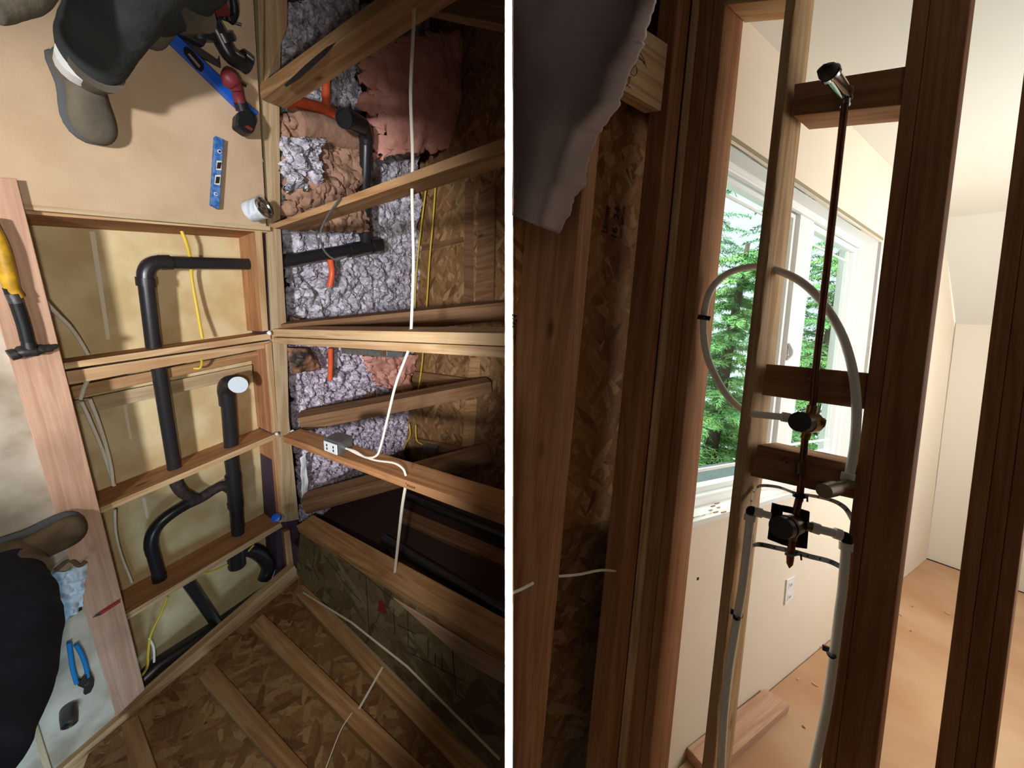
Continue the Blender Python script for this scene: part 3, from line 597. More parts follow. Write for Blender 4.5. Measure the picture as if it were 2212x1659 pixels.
tl = thing('torpedo_level', FL(-.019)(468, 370), 'small scuffed blue torpedo level standing on edge beside the can', 'level')
fpoly('level_body', -.040, [(465, 293), (484, 301), (474, 451), (456, 441)], .020, 'blue2', tl)
for i, (x, y, rx) in enumerate(((474, 327, .0055), (466, 419, .0055))):
    c = FL(-.041)(x, y); MB().lathe(c, -NF, [(0, rx), (.001, rx), (.001, rx*.65), (.0005, 0)], 20).build('vial_ring', M['white'], tl, smooth=True)
    MB().lathe(c-NF*.0006, -NF, [(0, rx*.66), (.0012, rx*.66), (.0012, 0)], 20).build('vial_glass', M['blk'] if i == 0 else M['blue2'], tl, smooth=True)
for q in ([(468, 347), (479, 348), (478, 368), (467, 367)], [(465, 378), (477, 378), (475, 400), (463, 398)]):
    MB().prism(quad(FL(-.0405), q), dn(-.001)).build('vial_frame', M['seam'], tl)
    c0 = [((q[0][0]*k+q[2][0]*(1-k)), (q[0][1]*k+q[2][1]*(1-k))) for k in (.82, .18)]
    MB().prism(quad(FL(-.042), [c0[0], (c0[1][0]+2, c0[0][1]), c0[1], (c0[0][0]-2, c0[1][1])]), dn(-.001)).build('vial_window', M['steeld'], tl)
# cordless drill
dr = thing('cordless_driver', FL(-.019)(515, 230), 'dark red and black cordless driver lying across the blue level', 'drill')
MB().tube(smooth_path([FL(-.075)(480, 160), FL(-.085)(492, 168), FL(-.085)(505, 182), FL(-.085)(512, 196)], 4), [.006]+[.017, .021, .024, .026, .027, .027, .026, .024, .022, .02, .018, .016][:12], 14).build('motor_housing', M['red'], dr, smooth=True)
MB().tube(smooth_path([FL(-.08)(508, 185), FL(-.07)(514, 205), FL(-.065)(519, 225), FL(-.065)(524, 240)], 3), [.018, .018, .017, .016, .016, .016, .016, .017, .018, .02], 12).build('grip', M['red'], dr, smooth=True)
MB().tube([FL(-.068)(518, 222), FL(-.066)(524, 240)], .0185, 12).build('grip_sleeve', M['blk'], dr, smooth=True)
MB().prism(quad(FL(-.085), [(512, 243), (538, 232), (557, 260), (549, 286), (535, 288), (510, 270)]), dn(.045)).build('battery', M['blk'], dr, bevel=.006)
MB().prism(quad(FL(-.0865), [(528, 274), (534, 270), (547, 279), (543, 284)]), dn(-.001)).build('battery_tab', M['red'], dr)
MB().tube([FL(-.08)(518, 178), FL(-.08)(531, 186)], .004, 8).build('direction_switch', M['blk'], dr, smooth=True)
# pry tool
pt = thing('flat_bar', FL(-.019)(440, 120), 'worn grey metal flat bar between the level and black fittings', 'tool')
fpoly('bar', -.03, [(376, 68), (392, 76), (470, 128), (474, 118), (478, 146), (466, 140), (380, 92)], .008, 'steel', pt)
# fittings pile
ft = thing('pipe_fitting', FL(-.019)(470, 90), 'loose black plastic trap and elbow fitting beside the dark red power tool', 'fitting')
seg('trap_bend', [(452, 40, -.06), (470, 70, -.06), (485, 100, -.06), (500, 122, -.06), (525, 136, -.06)], -.06, .024, sm=True, parent=ft)
seg('socket', [(520, 128), (535, 140)], -.055, .030, parent=ft)
seg('socket', [(478, 72), (488, 92)], -.06, .030, parent=ft)
ft2 = thing('pipe_fitting', FL(-.019)(400, 60), 'larger loose black fitting beside the trouser leg', 'fitting')
seg('body', [(372, 30), (400, 50), (430, 66)], -.05, .040, parent=ft2); seg('socket', [(418, 40), (436, 88)], -.055, .036, parent=ft2)
seg('branch', [(400, 50), (430, 20), (450, 22), (468, 44)], -.07, .028, sm=True, parent=ft2)
dg = thing('power_tool', FL(-.019)(470, 10), 'dark red power tool with black trigger at the top edge', 'drill')
MB().tube(smooth_path([FL(-.1)(435, -30), FL(-.1)(455, 0), FL(-.1)(472, 20), FL(-.1)(480, 36)], 4), [.03, .033, .035, .036, .036, .035, .034, .032, .03, .028, .026, .023, .018], 14).build('housing', M['red'], dg, smooth=True)
MB().tube(smooth_path([FL(-.09)(495, -30), FL(-.09)(505, 5), FL(-.08)(506, 30), FL(-.08)(498, 44), FL(-.08)(494, 34)], 4), .011, 10).build('trigger_guard', M['blk'], dg, smooth=True)
MB().tube([FL(-.07)(472, 38), FL(-.06)(520, 55)], .003, 8).build('blade', M['steel'], dg)
# can
cn = thing('solvent_can', FL(-.019)(548, 478), 'small tin can with pale label and silver bottom lying by the stud', 'can')
c0 = FL(-.052)(537, 458); c1 = FL(-.10)(570, 448); cd = (c1-c0).normalized(); cl = (c1-c0).length
MB().lathe(c0, cd, [(0, .0), (0, .033), (.004, .035), (cl-.004, .035), (cl-.004, .034)], 32).build('label_wrap', M['can'], cn, smooth=True)
MB().lathe(c0+cd*(cl-.006), cd, [(0, .035), (.006, .0375), (.009, .0375), (.009, .033), (.004, .031), (.003, .020), (.006, .018), (.006, .010), (.004, .008), (.005, 0)], 32).build('rim', M['chrome'], cn, smooth=True)
# hammer
hm = thing('hammer', FL(-.05)(60, 700), 'claw hammer with yellow and black grip lying on the wide plank', 'hammer')
fh = lambda x, y, h=-.062: FL(h)(x, y)
MB().tube(smooth_path([fh(-30, 470), fh(0, 530), fh(12, 570), fh(25, 620), fh(38, 642)], 4), [(.014, .018)]*12+[(.013, .016)]*5, 14).build('grip', M['yel'], hm, smooth=True)
MB().tube(smooth_path([fh(22, 622), fh(38, 662), fh(52, 705), fh(60, 738)], 4), [(.012, .014)]*13, 12).build('shank', M['blk'], hm, smooth=True)
MB().tube([fh(26, 634, -.068), fh(36, 654, -.068)], .012, 10).build('collar', M['steel'], hm, smooth=True)
MB().tube(smooth_path([fh(20, 768), fh(36, 764), fh(40, 762), (fh(58, 758)), fh(76, 757), fh(90, 754), fh(108, 752), fh(126, 746)], 3), [(.014, .014)]*4+[(.012, .011)]*3+[(.016, .014)]*6+[(.013, .011)]*3+[(.011, .008)]*3+[(.007, .005)]*2+[(.002, .003)], 14).build('head', M['steeld'], hm, smooth=True)
MB().tube([fh(60, 735), fh(66, 758)], [.011, .015], 12).build('eye', M['blk'], hm, smooth=True)
# pliers
pl_ = thing('pliers', FL(-.019)(175, 1440), 'slip-joint pliers with blue dipped handles on the gritty subfloor', 'pliers')
fp = lambda x, y: FL(-.028)(x, y)
MB().tube(smooth_path([fp(149, 1388), fp(152, 1410), fp(157, 1445), fp(166, 1476)], 4), .006, 10).build('handle', M['bluep'], pl_, smooth=True)
MB().tube(smooth_path([fp(164, 1392), fp(176, 1412), fp(186, 1440), fp(190, 1462)], 4), .006, 10).build('handle', M['bluep'], pl_, smooth=True)
MB().prism(quad(FL(-.033), [(162, 1464), (176, 1470), (184, 1458), (194, 1450), (204, 1470), (203, 1482), (196, 1496), (184, 1502), (180, 1498), (182, 1488), (168, 1482)]), dn(.009)).build('jaws', M['steeld'], pl_, bevel=.0015)
MB().lathe(FL(-.034)(188, 1477), -NF, [(0, .006), (.002, .005), (.002, 0)], 14).build('rivet', M['chrome'], pl_, smooth=True)
# cup
cu = thing('metal_cup', FL(-.019)(148, 1530), 'small dented metal cup below the pliers', 'cup')
MB().lathe(FL(-.02)(148, 1528), FL(-.075)(150, 1562)-FL(-.02)(148, 1528), [(0, 0), (0, .020), (.03, .021), (.062, .019), (.062, .016), (.055, .015), (.055, 0)], 24).build('cup_wall', M['steel'], cu, smooth=True)
MB().lathe(FL(-.072)(149, 1560), FL(-.075)(150, 1563)-FL(-.02)(148, 1528), [(0, .013), (.004, .012), (.006, .008), (.006, 0)], 20).build('bolt', M['chrome'], cu, smooth=True)
# pencil
pc = thing('carpenter_pencil', FL(-.045)(230, 1320), 'dark red carpenter pencil lying across the wide plank', 'pencil')
MB().tube([FL(-.046)(216, 1326), FL(-.046)(259, 1298)], .0055, 8).build('barrel', M['redd'], pc); MB().tube([FL(-.046)(200, 1334), FL(-.046)(216, 1326)], [.001, .005], 8).build('tip', M['blk'], pc)
# rag
def rag(u, v):
    P = [FL(-.03)(x, y) for x, y in ((108, 1235), (184, 1212), (172, 1310), (118, 1345))]
    p = (P[0]*(1-u)+P[1]*u)*(1-v)+(P[3]*(1-u)+P[2]*u)*v
    return p-NF*(.018*abs(noise.noise(p*38))+.012*noise.noise(p*70)+.012)
MB().grid(rag, 44, 44).build('rag', M['rag'], label='crumpled white rag beside the dark trouser leg', cat='rag', smooth=True, thick=.002)
MB().tube(smooth_path([FL(-.035)(120, 1232), FL(-.035)(150, 1210), FL(-.05)(172, 1222), FL(-.05)(186, 1212)], 4), .006, 8).build('leather_strap', M['suedeb'], label='brown strap end lying on the white rag', cat='strap', smooth=True)
fpoly('steel_rule', -.026, [(120, 1348), (176, 1312), (178, 1317), (122, 1354)], .004, 'blk', label='dark straightedge under the white rag', cat='ruler')
fpoly('wood_strip', -.03, [(58, 1520), (66, 1515), (118, 1680), (100, 1690)], .012, 'ply', label='thin wooden strip at the lower left corner', cat='strip')
# blue blurred bottle
bb = thing('blue_capped_bottle', f0(602, 1122), 'small bottle with a bright blue cap at the wall corner', 'bottle')
MB().lathe(FL(-.10)(596, 1118), (FL(-.10)(596, 1118)-FL(-.03)(625, 1126))*1, [(-.05, 0), (-.05, .016), (0, .017), (0, .018)], 20).build('bottle_body', M['cap'], bb, smooth=True)
MB().lathe(FL(-.10)(598, 1119), FL(-.10)(596, 1118)-FL(-.03)(625, 1126), [(-.004, .019), (.014, .019), (.016, .015), (.016, 0)], 20).build('cap', M['blue'], bb, smooth=True)

# --- people: a boot lofted from cross-sections
def boot(heel, toe, up, parent, m, wid=.052, hgt=.075, laces=True):
    ax = (toe-heel); L = ax.length; ax.normalize(); sd = ax.cross(up).normalized()
    secs = [(0, .55, .75), (.03, .72, .95), (.12, .80, 1.0), (.25, .76, 1.12), (.36, .74, 1.2), (.46, .80, 1.05), (.58, .92, .85), (.7, 1.0, .72), (.8, .98, .66), (.89, .86, .60), (.96, .62, .48), (1.0, .30, .30)]
    rs = []; so = []
    for t, ww, hh in secs:
        c = heel+ax*L*t; r = []; r2 = []
        for k in range(20):
            a = 2*math.pi*k/20; x = math.cos(a); y = math.sin(a)
            yy = (.5+.5*y) if y > 0 else .5+.5*y
            r.append(c+sd*wid*ww*(abs(x)**.8)*(1 if x > 0 else -1)+up*(hgt*hh*max(yy, .03)+.014))
            r2.append(c+sd*(wid*ww+.005)*(abs(x)**.7)*(1 if x > 0 else -1)+up*(.012+.012*y))
        rs.append(r); so.append(r2)
    MB().rings(rs).build('boot_upper', m, parent, smooth=True, sub=1)
    MB().rings(so).build('boot_sole', M['sole'], parent, smooth=True)
    a = heel+ax*L*.18+up*hgt*.6
    MB().tube([a, a+up*.05, a+up*.10-ax*.005], [(.046, .042), (.045, .040), (.048, .044)], 18).build('boot_shaft', m, parent, smooth=True)
    if laces:
        lb = MB()
        for i in range(5):
            c = heel+ax*L*(.34+.055*i)+up*(hgt*(1.2-.12*i)+.014)
            lb.tube(smooth_path([c-sd*.022-up*.006, c+up*.003, c+sd*.022-up*.006+ax*.008], 4), .002, 6)
        lb.build('laces', M['blk'], parent, smooth=True)
UPN = -NF
p1 = thing('person', FL(-.02)(150, 150), 'person crouching at the top left in charcoal trousers and grey boots', 'person')
boot(FL(-.02)(138, 118), FL(-.02)(203, 312), UPN, p1, M['suede'], .044, .062, laces=False)
MB().tube([FL(-.10)(165, 150), FL(-.14)(172, 135)], [(.036, .033), (.038, .035)], 16).build('sock', M['sock'], p1, smooth=True)
def limb(pts, name, m, parent):
    P = [FL(p[2])(p[0], p[1]) for p in pts]; q = smooth_path(P, 6); rr = []
    for i in range(len(q)):
        t = i/6; k = min(int(t), len(pts)-2); f = t-k; rr.append(pts[k][3]*(1-f)+pts[k+1][3]*f)
    b = MB().tube(q, rr, 28)
    for i, p in enumerate(b.v):                # cloth folds
        ring = i//28; c = q[ring]; d = p-c
        b.v[i] = c+d*(1+.10*noise.noise(p*16)+.06*noise.noise(V((p.x*30, p.y*30, ring*.9))))
    return b.build(name, m, parent, smooth=True, sub=1)
limb([(200, 156, -.10, .050), (204, 116, -.15, .058), (228, 60, -.20, .062), (262, 8, -.25, .066), (300, -60, -.30, .07), (400, -150, -.32, .08), (446, -96, -.25, .07), (402, -28, -.14, .060), (350, 22, -.09, .048), (318, 46, -.06, .036)], 'trousers', M['trou'], p1)
boot(FL(-.03)(380, 20), FL(-.03)(292, 82), UPN, p1, M['suede'], .036, .05, laces=False)
limb([(-60, -20, -.35, .04), (0, -22, -.35, .04), (40, -40, -.35, .04), (90, -120, -.35, .04)], 'sleeve', M['suede'], p1)
p2 = thing('person', FL(-.02)(20, 1200), 'person at the lower left edge in dark navy trousers with one brown lace-up boot', 'person')
boot(FL(-.045)(-30, 1200), FL(-.045)(178, 1122), UPN, p2, M['suedeb'], .050, .07)
limb([(14, 1222, -.12, .052), (20, 1262, -.20, .060), (28, 1310, -.29, .068), (26, 1370, -.37, .074), (0, 1450, -.45, .08), (-60, 1560, -.54, .088), (-150, 1690, -.62, .095)], 'trousers', M['navy'], p2)

# ================================================================ RIGHT PLACE: bedroom seen through a stud wall
Dd = V((1314, 32.5, 760)).normalized(); Ee = V((-1760, -284.5, 760)).normalized(); Vd = V((-3106, 34170, 760)).normalized()
UP = UPC
GF = Plane(-UPC*HR, UPC)                                     # bedroom floor
NE = nrm(Dd, Vd); NE = NE if NE.z > 0 else -NE              # towards outside
EW = Plane(GF(1455, 1659), NE)                              # window wall, painted face
NS = nrm(Ee, Vd); NS = NS if NS.z > 0 else -NS
SW_ = Plane(V((0, 0, 1.13)), NS)                            # stud wall, dark side face
D9 = Dd*.089
def st(p): return p
SIDE = 0
# --- added sheet standing in for the white dividing strip, keeps light apart
MB().prism([V((-.0119, y, z)) for y, z in ((-1.6, .60), (1.6, .60), (6, 7), (-6, 7))], V((.0117, 0, 0))).build('divider_sheet', M['drywhite'], ax=V((0, 0, 1)), nz=V((1, 0, 0)), kind='structure')
SIDE = 1
# --- shell of the bedroom
cb = GF(2002, 1207)                                        # far corner at the floor
FWn = nrm(GF(2070, 1231)-cb, Vd)
FP = Plane(cb, FWn)
hd = (GF(2070, 1231)-cb).normalized()
MB().prism([GF(1350, 1760)-Dd*1.2, cb+Dd*.6, cb+Dd*.6+hd*4.6, GF(1350, 1760)-Dd*1.2+hd*6], -UP*.02).build('floor', M['floor'], ax=hd, nz=UP, kind='structure')
# window wall: in (s along D, t down V) coordinates from the far corner
O_ = cb
def stp(pl, x, y):
    p = pl(x, y)-O_; k = NE*(p.dot(NE)/1.0)
    p = p-Ee*(p.dot(NE)/Ee.dot(NE))
    # solve p = s D + t V
    a, b, c = Dd.dot(Dd), Dd.dot(Vd), Vd.dot(Vd); e, f = p.dot(Dd), p.dot(Vd); de = a*c-b*b
    return ((e*c-f*b)/de, (a*f-b*e)/de)
def wq(s0, s1, t0, t1, d=0):
    o = O_+Ee*d
    return [o+Dd*s0+Vd*t0, o+Dd*s1+Vd*t0, o+Dd*s1+Vd*t1, o+Dd*s0+Vd*t1]
tl_ = stp(EW, 1583, 312); tr_ = stp(EW, 1905, 522); br_ = stp(EW, 1850, 1012); bl_ = stp(EW, 1490, 1143)
c1_ = stp(EW, 1607, 60); c2_ = stp(EW, 1925, 345)
t_top = (tl_[1]+tr_[1])/2; t_bot = (bl_[1]+br_[1])/2; s_r = (tr_[0]+br_[0])/2; s_l = stp(EW, 1480, 800)[0]
t_ceil = (c1_[1]+c2_[1])/2
s_lo = stp(EW, 1442, 900)[0]
mw = MB(); t_slope = stp(EW, 2037, 462); t_far = FP(2065, 700)
for q in ((s_lo, s_l, t_ceil-.3, .02), (s_r, .02, t_ceil-.05, .02), (s_l, s_r, t_ceil-.05, t_top), (s_l, s_r, t_bot, .02)):
    mw.prism(wq(*q), Ee*.0127)
mw.build('wall_window', M['cream'], ax=Dd, nz=NE, kind='structure')
mw = MB()
for q in ((s_r+.02, 1.2, t_ceil-.6, .02), (s_l-.3, s_r+.02, t_ceil-.6, t_top-.02), (s_l-.3, s_r+.02, t_bot+.02, .1)):
    mw.prism(wq(*q, .14), Ee*.012)
mw.build('wall_outer', M['osb'], ax=Dd, nz=NE, kind='structure')
# added timber out of view, keeps sky light out of the wall cavity
MB().prism(wq(-6, .4, t_ceil-.09, t_ceil-.05, -.05), Ee*.40).build('cavity_light_cap', M['dark'], ax=Dd, nz=Vd, kind='structure')
# reveals, sill
MB().prism(wq(s_l-.02, s_r, t_top-.012, t_top, .0), Ee*.15).build('trim_head', M['vinyl'], ax=Dd, nz=Vd, kind='structure')
MB().prism(wq(s_l-.02, s_r+.01, t_top-.022, t_top-.010, -.002), Ee*.013).build('trim_cut', M['gyp'], ax=Dd, nz=NE, kind='structure')
MB().prism(wq(s_r, s_r+.012, t_top, t_bot, .0), Ee*.15).build('trim_jamb', M['vinyl'], ax=Vd, nz=Dd, kind='structure')
MB().prism(wq(s_l-.02, s_r, t_bot, t_bot+.016, -.012), Ee*.165).build('trim_sill', M['vinyl'], ax=Dd, nz=Vd, kind='structure')
MB().prism(wq(s_l-.02, s_r, t_bot+.018, t_bot+.05, -.006), Ee*.006).build('trim_apron', M['cream'], ax=Dd, nz=NE, kind='structure')
# window unit
WN = EW.sh(Ee*.10)
def wst(x, y): return stp(WN, x, y)
win = MB()
fw = .030
def fr(b, s0, s1, t0, t1, d0, d1, w_):
    for q in ((s0, s1, t0, t0+w_), (s0, s1, t1-w_, t1), (s0, s0+w_, t0+w_, t1-w_), (s1-w_, s1, t0+w_, t1-w_)): b.prism(wq(*q, d0), Ee*(d1-d0))
    return b
smid0 = wst(1713, 475)[0]; smid1 = wst(1742, 490)[0]
sg0 = wst(1766, 508)[0]; sg1 = wst(1863, 560)[0]; tg0 = (wst(1766, 508)[1]+wst(1863, 560)[1])/2; tg1 = wst(1700, 985)[1]
wf = fr(MB(), s_l, s_r, t_top, t_bot, .07, .15, .022).build('window_1', M['vinyl'], ax=Dd, nz=NE, kind='structure')
MB().prism(wq(smid0, smid1, t_top+.02, t_bot-.02, .075), Ee*.06).build('window_mullion', M['vinyl'], wf, ax=Vd, nz=NE)
MB().prism(wq(s_l, s_r-.03, t_top+.022, t_top+.034, .062), Ee*.02).build('window_stop', M['vinyl'], wf, ax=Dd, nz=NE, bevel=.003)
MB().prism(wq(s_l, s_r-.03, t_bot-.034, t_bot-.022, .066), Ee*.02).build('window_stop', M['vinyl'], wf, ax=Dd, nz=NE, bevel=.003)
sash = fr(MB(), smid1+.004, s_r-.022, tg0-.028, tg1+.028, .082, .12, .026).build('window_sash', M['vinyl'], wf, ax=Dd, nz=NE, bevel=.003)
MB().prism(wq(smid1+.02, s_r-.04, tg0-.01, tg1+.01, .10), Ee*.004).build('window_pane', M['glass'], sash)
mt = MB(); mt.prism(wq(smid1+.03, s_r-.05, tg0+.045, tg0+.053, .096), Ee*.008); mt.prism(wq(smid1+.03, s_r-.05, tg1-.052, tg1-.044, .096), Ee*.008); mt.prism(wq(s_r-.078, s_r-.071, tg0, tg1, .096), Ee*.008)
mt.build('window_grille', M['vinyl'], sash)
ls = fr(MB(), s_l, smid0-.004, t_top+.036, t_bot-.036, .09, .125, .016).build('window_sash', M['vinyl'], wf, ax=Dd, nz=NE)
MB().prism(wq(s_l, smid0-.01, t_top+.04, t_bot-.04, .108), Ee*.004).build('window_pane', M['glass'], ls)
mt = MB(); mt.prism(wq(s_l, smid0-.01, t_top+.085, t_top+.094, .10), Ee*.008); mt.prism(wq(s_l, smid0-.01, t_bot-.11, t_bot-.10, .10), Ee*.008)
mt.build('window_grille', M['vinyl'], ls)
hp = O_+Dd*(smid0+.008)+Vd*wst(1690, 760)[1]+Ee*.074
MB().tube(smooth_path([hp-Vd*.035, hp-Vd*.01-Ee*.012, hp+Vd*.012-Ee*.012, hp+Vd*.03], 4), [.007]*4+[.009]*4+[.007]*5, 10).build('window_latch', M['vinyl'], wf, smooth=True)
# far wall, slope and ceiling
FQ = [cb, cb+hd*3.6, FP(2065, 700)+hd*3.6, FP(2065, 700)]
MB().prism(FQ, FWn*(.012 if FWn.z > 0 else -.012)).build('wall_far', M['creamw'], ax=hd, nz=FWn, kind='structure')
pA = EW(2037, 462); pB = t_far
# the ceiling meets the window wall along D at t_ceil
cA = O_+Dd*stp(EW, 2037, 462)[0]+Vd*t_ceil; cB = pB
MB().prism([cA, cA+hd*3.6, cB+hd*3.6, cB], UP*.012).build('ceiling_slope', M['ceil'], ax=hd, nz=UP, kind='structure')
cL = O_+Dd*(s_lo)+Vd*t_ceil
MB().prism([cL, cA, cA+hd*4.2, cL+hd*4.6], UP*.012).build('ceiling', M['ceil'], ax=hd, nz=UP, kind='structure')
MB().prism([cb+hd*.0-UP*0-Dd*.004, cb+hd*3.4-Dd*.004, cb+hd*3.4+UP*.006-Dd*.004, cb+UP*.006-Dd*.004], FWn*(-.004 if FWn.z > 0 else .004)).build('trim_gap', M['ink'], kind='structure')

# --- exterior wall framing on the dark side
EF = EW.sh(Ee*.012)                                        # stud faces
OSBR = EW.sh(Ee*.145)
def line(a, b, y): return a[0]+(b[0]-a[0])*(y-a[1])/(b[1]-a[1])
def vq(pl, l0, l1, y0=-160, y1=1820):
    """upright quad between two traced edge lines"""
    return [pl(line(*l0, y0), y0), pl(line(*l1, y0), y0), pl(line(*l1, y1), y1), pl(line(*l0, y1), y1)]
def stud(name, pl, l0, l1, ext, m, label, cat='stud', group=None, y0=-160, y1=1820, off=None, wane=0, seed=0, parent=None):
    q = vq(pl, l0, l1, y0, y1)
    if not wane:
        return MB().prism(q, ext, off).build(name, M[m], parent, ax=q[3]-q[0], nz=pl.n, label=label, cat=cat, group=group, bevel=.0022)
    # sawn timber with a ragged bark edge on its right front arris
    n_ = 160; rs = []
    for i in range(n_+1):
        t = i/n_; a = q[0]*(1-t)+q[3]*t; b = q[1]*(1-t)+q[2]*t; e = ext
        r1 = noise.fractal(V((t*22+seed, 0, 0)), .8, 2.2, 5); r2 = noise.fractal(V((t*30, seed, 5)), .8, 2.2, 5)
        c1 = max(.06, .25+.35*r1)*wane; c2 = max(.05, .22+.4*r2)*wane
        rs.append([a, b-(b-a)*c1, b-(b-a)*c1*.4+e*c2*.35, b+e*c2, b+e*(.55)+(b-a).normalized()*.001*r1, b+e*(1-.02*abs(r2)), a+e])
    return MB().rings(rs).build(name, M[m], parent, ax=q[3]-q[0], nz=pl.n, label=label, cat=cat, group=group)
def lab(y0, x0, y1, x1): return ((x0, y0), (x1, y1))
Ex = Ee*.13
lstr = 'exterior wall studs on the dark side'
stud('exterior_stud', EF, lab(420, 1424, 1659, 1302), lab(420, 1452, 1659, 1332), Ex*.35, 'stud', 'exterior stud in deep shadow, mostly hidden by the broad dark stud', group=lstr)
stud('exterior_stud', EF, lab(420, 1256, 1659, 1142), lab(420, 1285, 1659, 1169), Ex, 'stud', 'exterior stud with a lit front edge standing between the two sheathing bays', group=lstr)
MB().prism([OSBR(x, y) for x, y in ((1040, -500), (1560, -500), (1400, 1900), (1000, 1900))], Ee*.011).build('wall_left', M['osb3'], ax=Vd, nz=NE, kind='structure')
hb = MB().prism([EF(1300, 0), EF(1443, 95), EF(1428, 240), EF(1270, 150)], Ee*.04).build('header_beam', M['studp'], ax=Dd, nz=NE, label='pale beam end with handwritten scribble behind the hanging sheet', cat='beam', bevel=.002)
sc = MB()
for pts in ([(1372, 110), (1380, 112), (1390, 128), (1396, 146)], [(1370, 122), (1382, 124), (1392, 140)], [(1384, 106), (1376, 122), (1394, 136)], [(1374, 140), (1366, 148), (1362, 158), (1370, 164), (1376, 156), (1374, 144)], [(1352, 160), (1360, 168), (1358, 180), (1352, 186)], [(1364, 166), (1354, 172), (1350, 180), (1362, 190)]):
    sc.tube(smooth_path([EF(*p)-Ee*.0006 for p in pts], 4), .0006, 5)
sc.build('scribble', M['ink'], hb, label='dark handwritten scribble')
osr = bpy.data.objects['wall_left']
def rtext(s, p0, p1, h_, par, pl): return text('stamp', s, pl(*p0)-Ee*.001, pl(*p1)-Ee*.001, -NE, h_, M['ink'], par)
rtext('Ultimate', (1311, 505), (1318, 448), .03, osr, OSBR); rtext('RATED SHEATHING', (1342, 515), (1350, 445), .012, osr, OSBR)
rtext('W24', (1112, 712), (1118, 682), .03, osr, OSBR); rtext('10.5mm', (1128, 718), (1134, 678), .02, osr, OSBR); rtext('16  24', (1330, 520), (1338, 450), .028, osr, OSBR)
# --- stud wall
swg = 'uprights of the stud wall'
stud('wall_stud', SW_, lab(0, 1448, 1659, 1288), lab(0, 1498, 1659, 1336), D9*.6, 'stud', 'broad dark stud beside the sheathing at the left of the stud wall', group=swg)
stud('furring_strip', SW_, lab(0, 1499, 1659, 1336), lab(0, 1512, 1659, 1353), D9*.4, 'studp', 'thin pale strip with a rounded edge between two dark studs', cat='strip', off=-Dd*.008)
stud('wall_stud', SW_, lab(0, 1513, 1659, 1353), lab(0, 1542, 1659, 1380), D9, 'stud', 'dark stud right of the thin pale strip', group=swg)
stud('wall_stud', SW_, lab(0, 1543, 1659, 1381), lab(0, 1567, 1659, 1402), D9, 'stud', 'stud whose lit side faces the window, carrying the upper black clamp', group=swg)
stud('wall_stud', SW_, lab(0, 1698, 1659, 1516), lab(0, 1720, 1659, 1541), D9, 'studp', 'rough stud with ragged bark edge in the middle of the opening', group=swg, wane=.42, seed=3)
stud('wall_stud', SW_, lab(0, 1972, 1659, 1772), lab(0, 2009, 1659, 1803), D9, 'stud', 'narrow dark stud at the right end of the short blocks', group=swg)
stud('wall_stud', SW_, lab(0, 2010, 1659, 1804), lab(0, 2097, 1659, 1890), Dd*.038, 'stud', 'wide dark stud with a large knot, doubled beside the narrow one', group=swg)
stud('wall_stud', SW_, lab(300, 2193, 1659, 2019), lab(300, 2236, 1659, 2060), D9, 'stud', 'left stud of the three joined at the right edge', group=swg)
stud('wall_stud', SW_, lab(300, 2237, 1659, 2061), lab(300, 2282, 1659, 2105), D9, 'stud', 'middle stud of the three joined at the right edge', group=swg)
stud('wall_stud', SW_, lab(300, 2283, 1659, 2106), lab(300, 2322, 1659, 2144), D9*.5, 'stud', 'right stud of the three joined at the right edge', group=swg)
def block(q, label, m='stud', ext=D9):
    p = [SW_(*a, Dd*.004) for a in q]
    return MB().prism(p, ext).build('blocking', M[m], ax=p[1]-p[0], nz=NS, label=label, cat='blocking', group='blocks between the studs', bevel=.0018)
block([(1716, 181), (1962, 142), (1948, 226), (1712, 250)], 'top block between the studs behind the chrome shower stub')
block([(1655, 786), (1878, 806), (1868, 884), (1645, 853)], 'middle block between the studs above the upper valve')
b3 = block([(1637, 960), (1858, 1007), (1848, 1079), (1620, 1028)], 'lower block between the studs holding the bronze stub')
block([(1564, -120), (1706, -150), (1703, -4), (1569, 10)], 'header block at the top between the left studs and the bark-edged stud', 'studp', D9*1.0)
MB().tube([SW_(1768, 1040)-NS*.0005, SW_(1800, 1052)-NS*.0005, SW_(1820, 1058)-NS*.0005], .0012, 5).build('pencil_mark', M['ink'], b3, label='dark pencil line')
text('writing', '2 4', SW_(1685, 992)-NS*.001, SW_(1697, 1003)-NS*.001, -NS, .018, M['ink'], b3)
# --- plumbing on the stud wall
def SP(x, y, d=-.018): return SW_.sh(NS*d)(x, y)
SF = lambda d: SW_.sh(NS*d)
def rt(name, pts, d, r, m, parent, k=5, n=14, lab_=None, cat=None):
    q = [SF(p[2] if len(p) > 2 else d)(p[0], p[1]) for p in pts]
    return MB().tube(smooth_path(q, k) if k > 1 else q, r, n).build(name, M[m], parent, smooth=True, label=lab_, cat=cat)
sv = thing('shower_plumbing', SF(-.02)(1745, 900), 'copper shower riser with a round valve and white side tube between the blocks', 'plumbing')
rt('riser_pipe', [(1826, 216), (1764, 780), (1755, 885)], -.010, .0072, 'copper', sv, 1)
rt('solder_collar', [(1827, 218), (1826, 228)], -.010, .0095, 'chrome', sv, 1)
rt('elbow_fitting', [(1832, 196, -.004), (1829, 214, -.010)], -.01, .011, 'bronze', sv, 1)
rt('spout_stub', [(1826, 203, -.012), (1795, 160, -.085)], 0, .0135, 'chrome', sv, 1, 20)
rt('stub_collar', [(1796, 162, -.083), (1793, 157, -.090)], 0, .0175, 'chrome', sv, 1, 20)
rt('stub_cap', [(1793, 158, -.088), (1786, 153, -.096), (1780, 146, -.104), (1783, 138, -.108)], 0, [.016, .0155, .012, .003], 'blk', sv, 1, 20)
rt('pipe_strap', [(1742, 820), (1775, 824)], -.012, .003, 'copper', sv, 1)
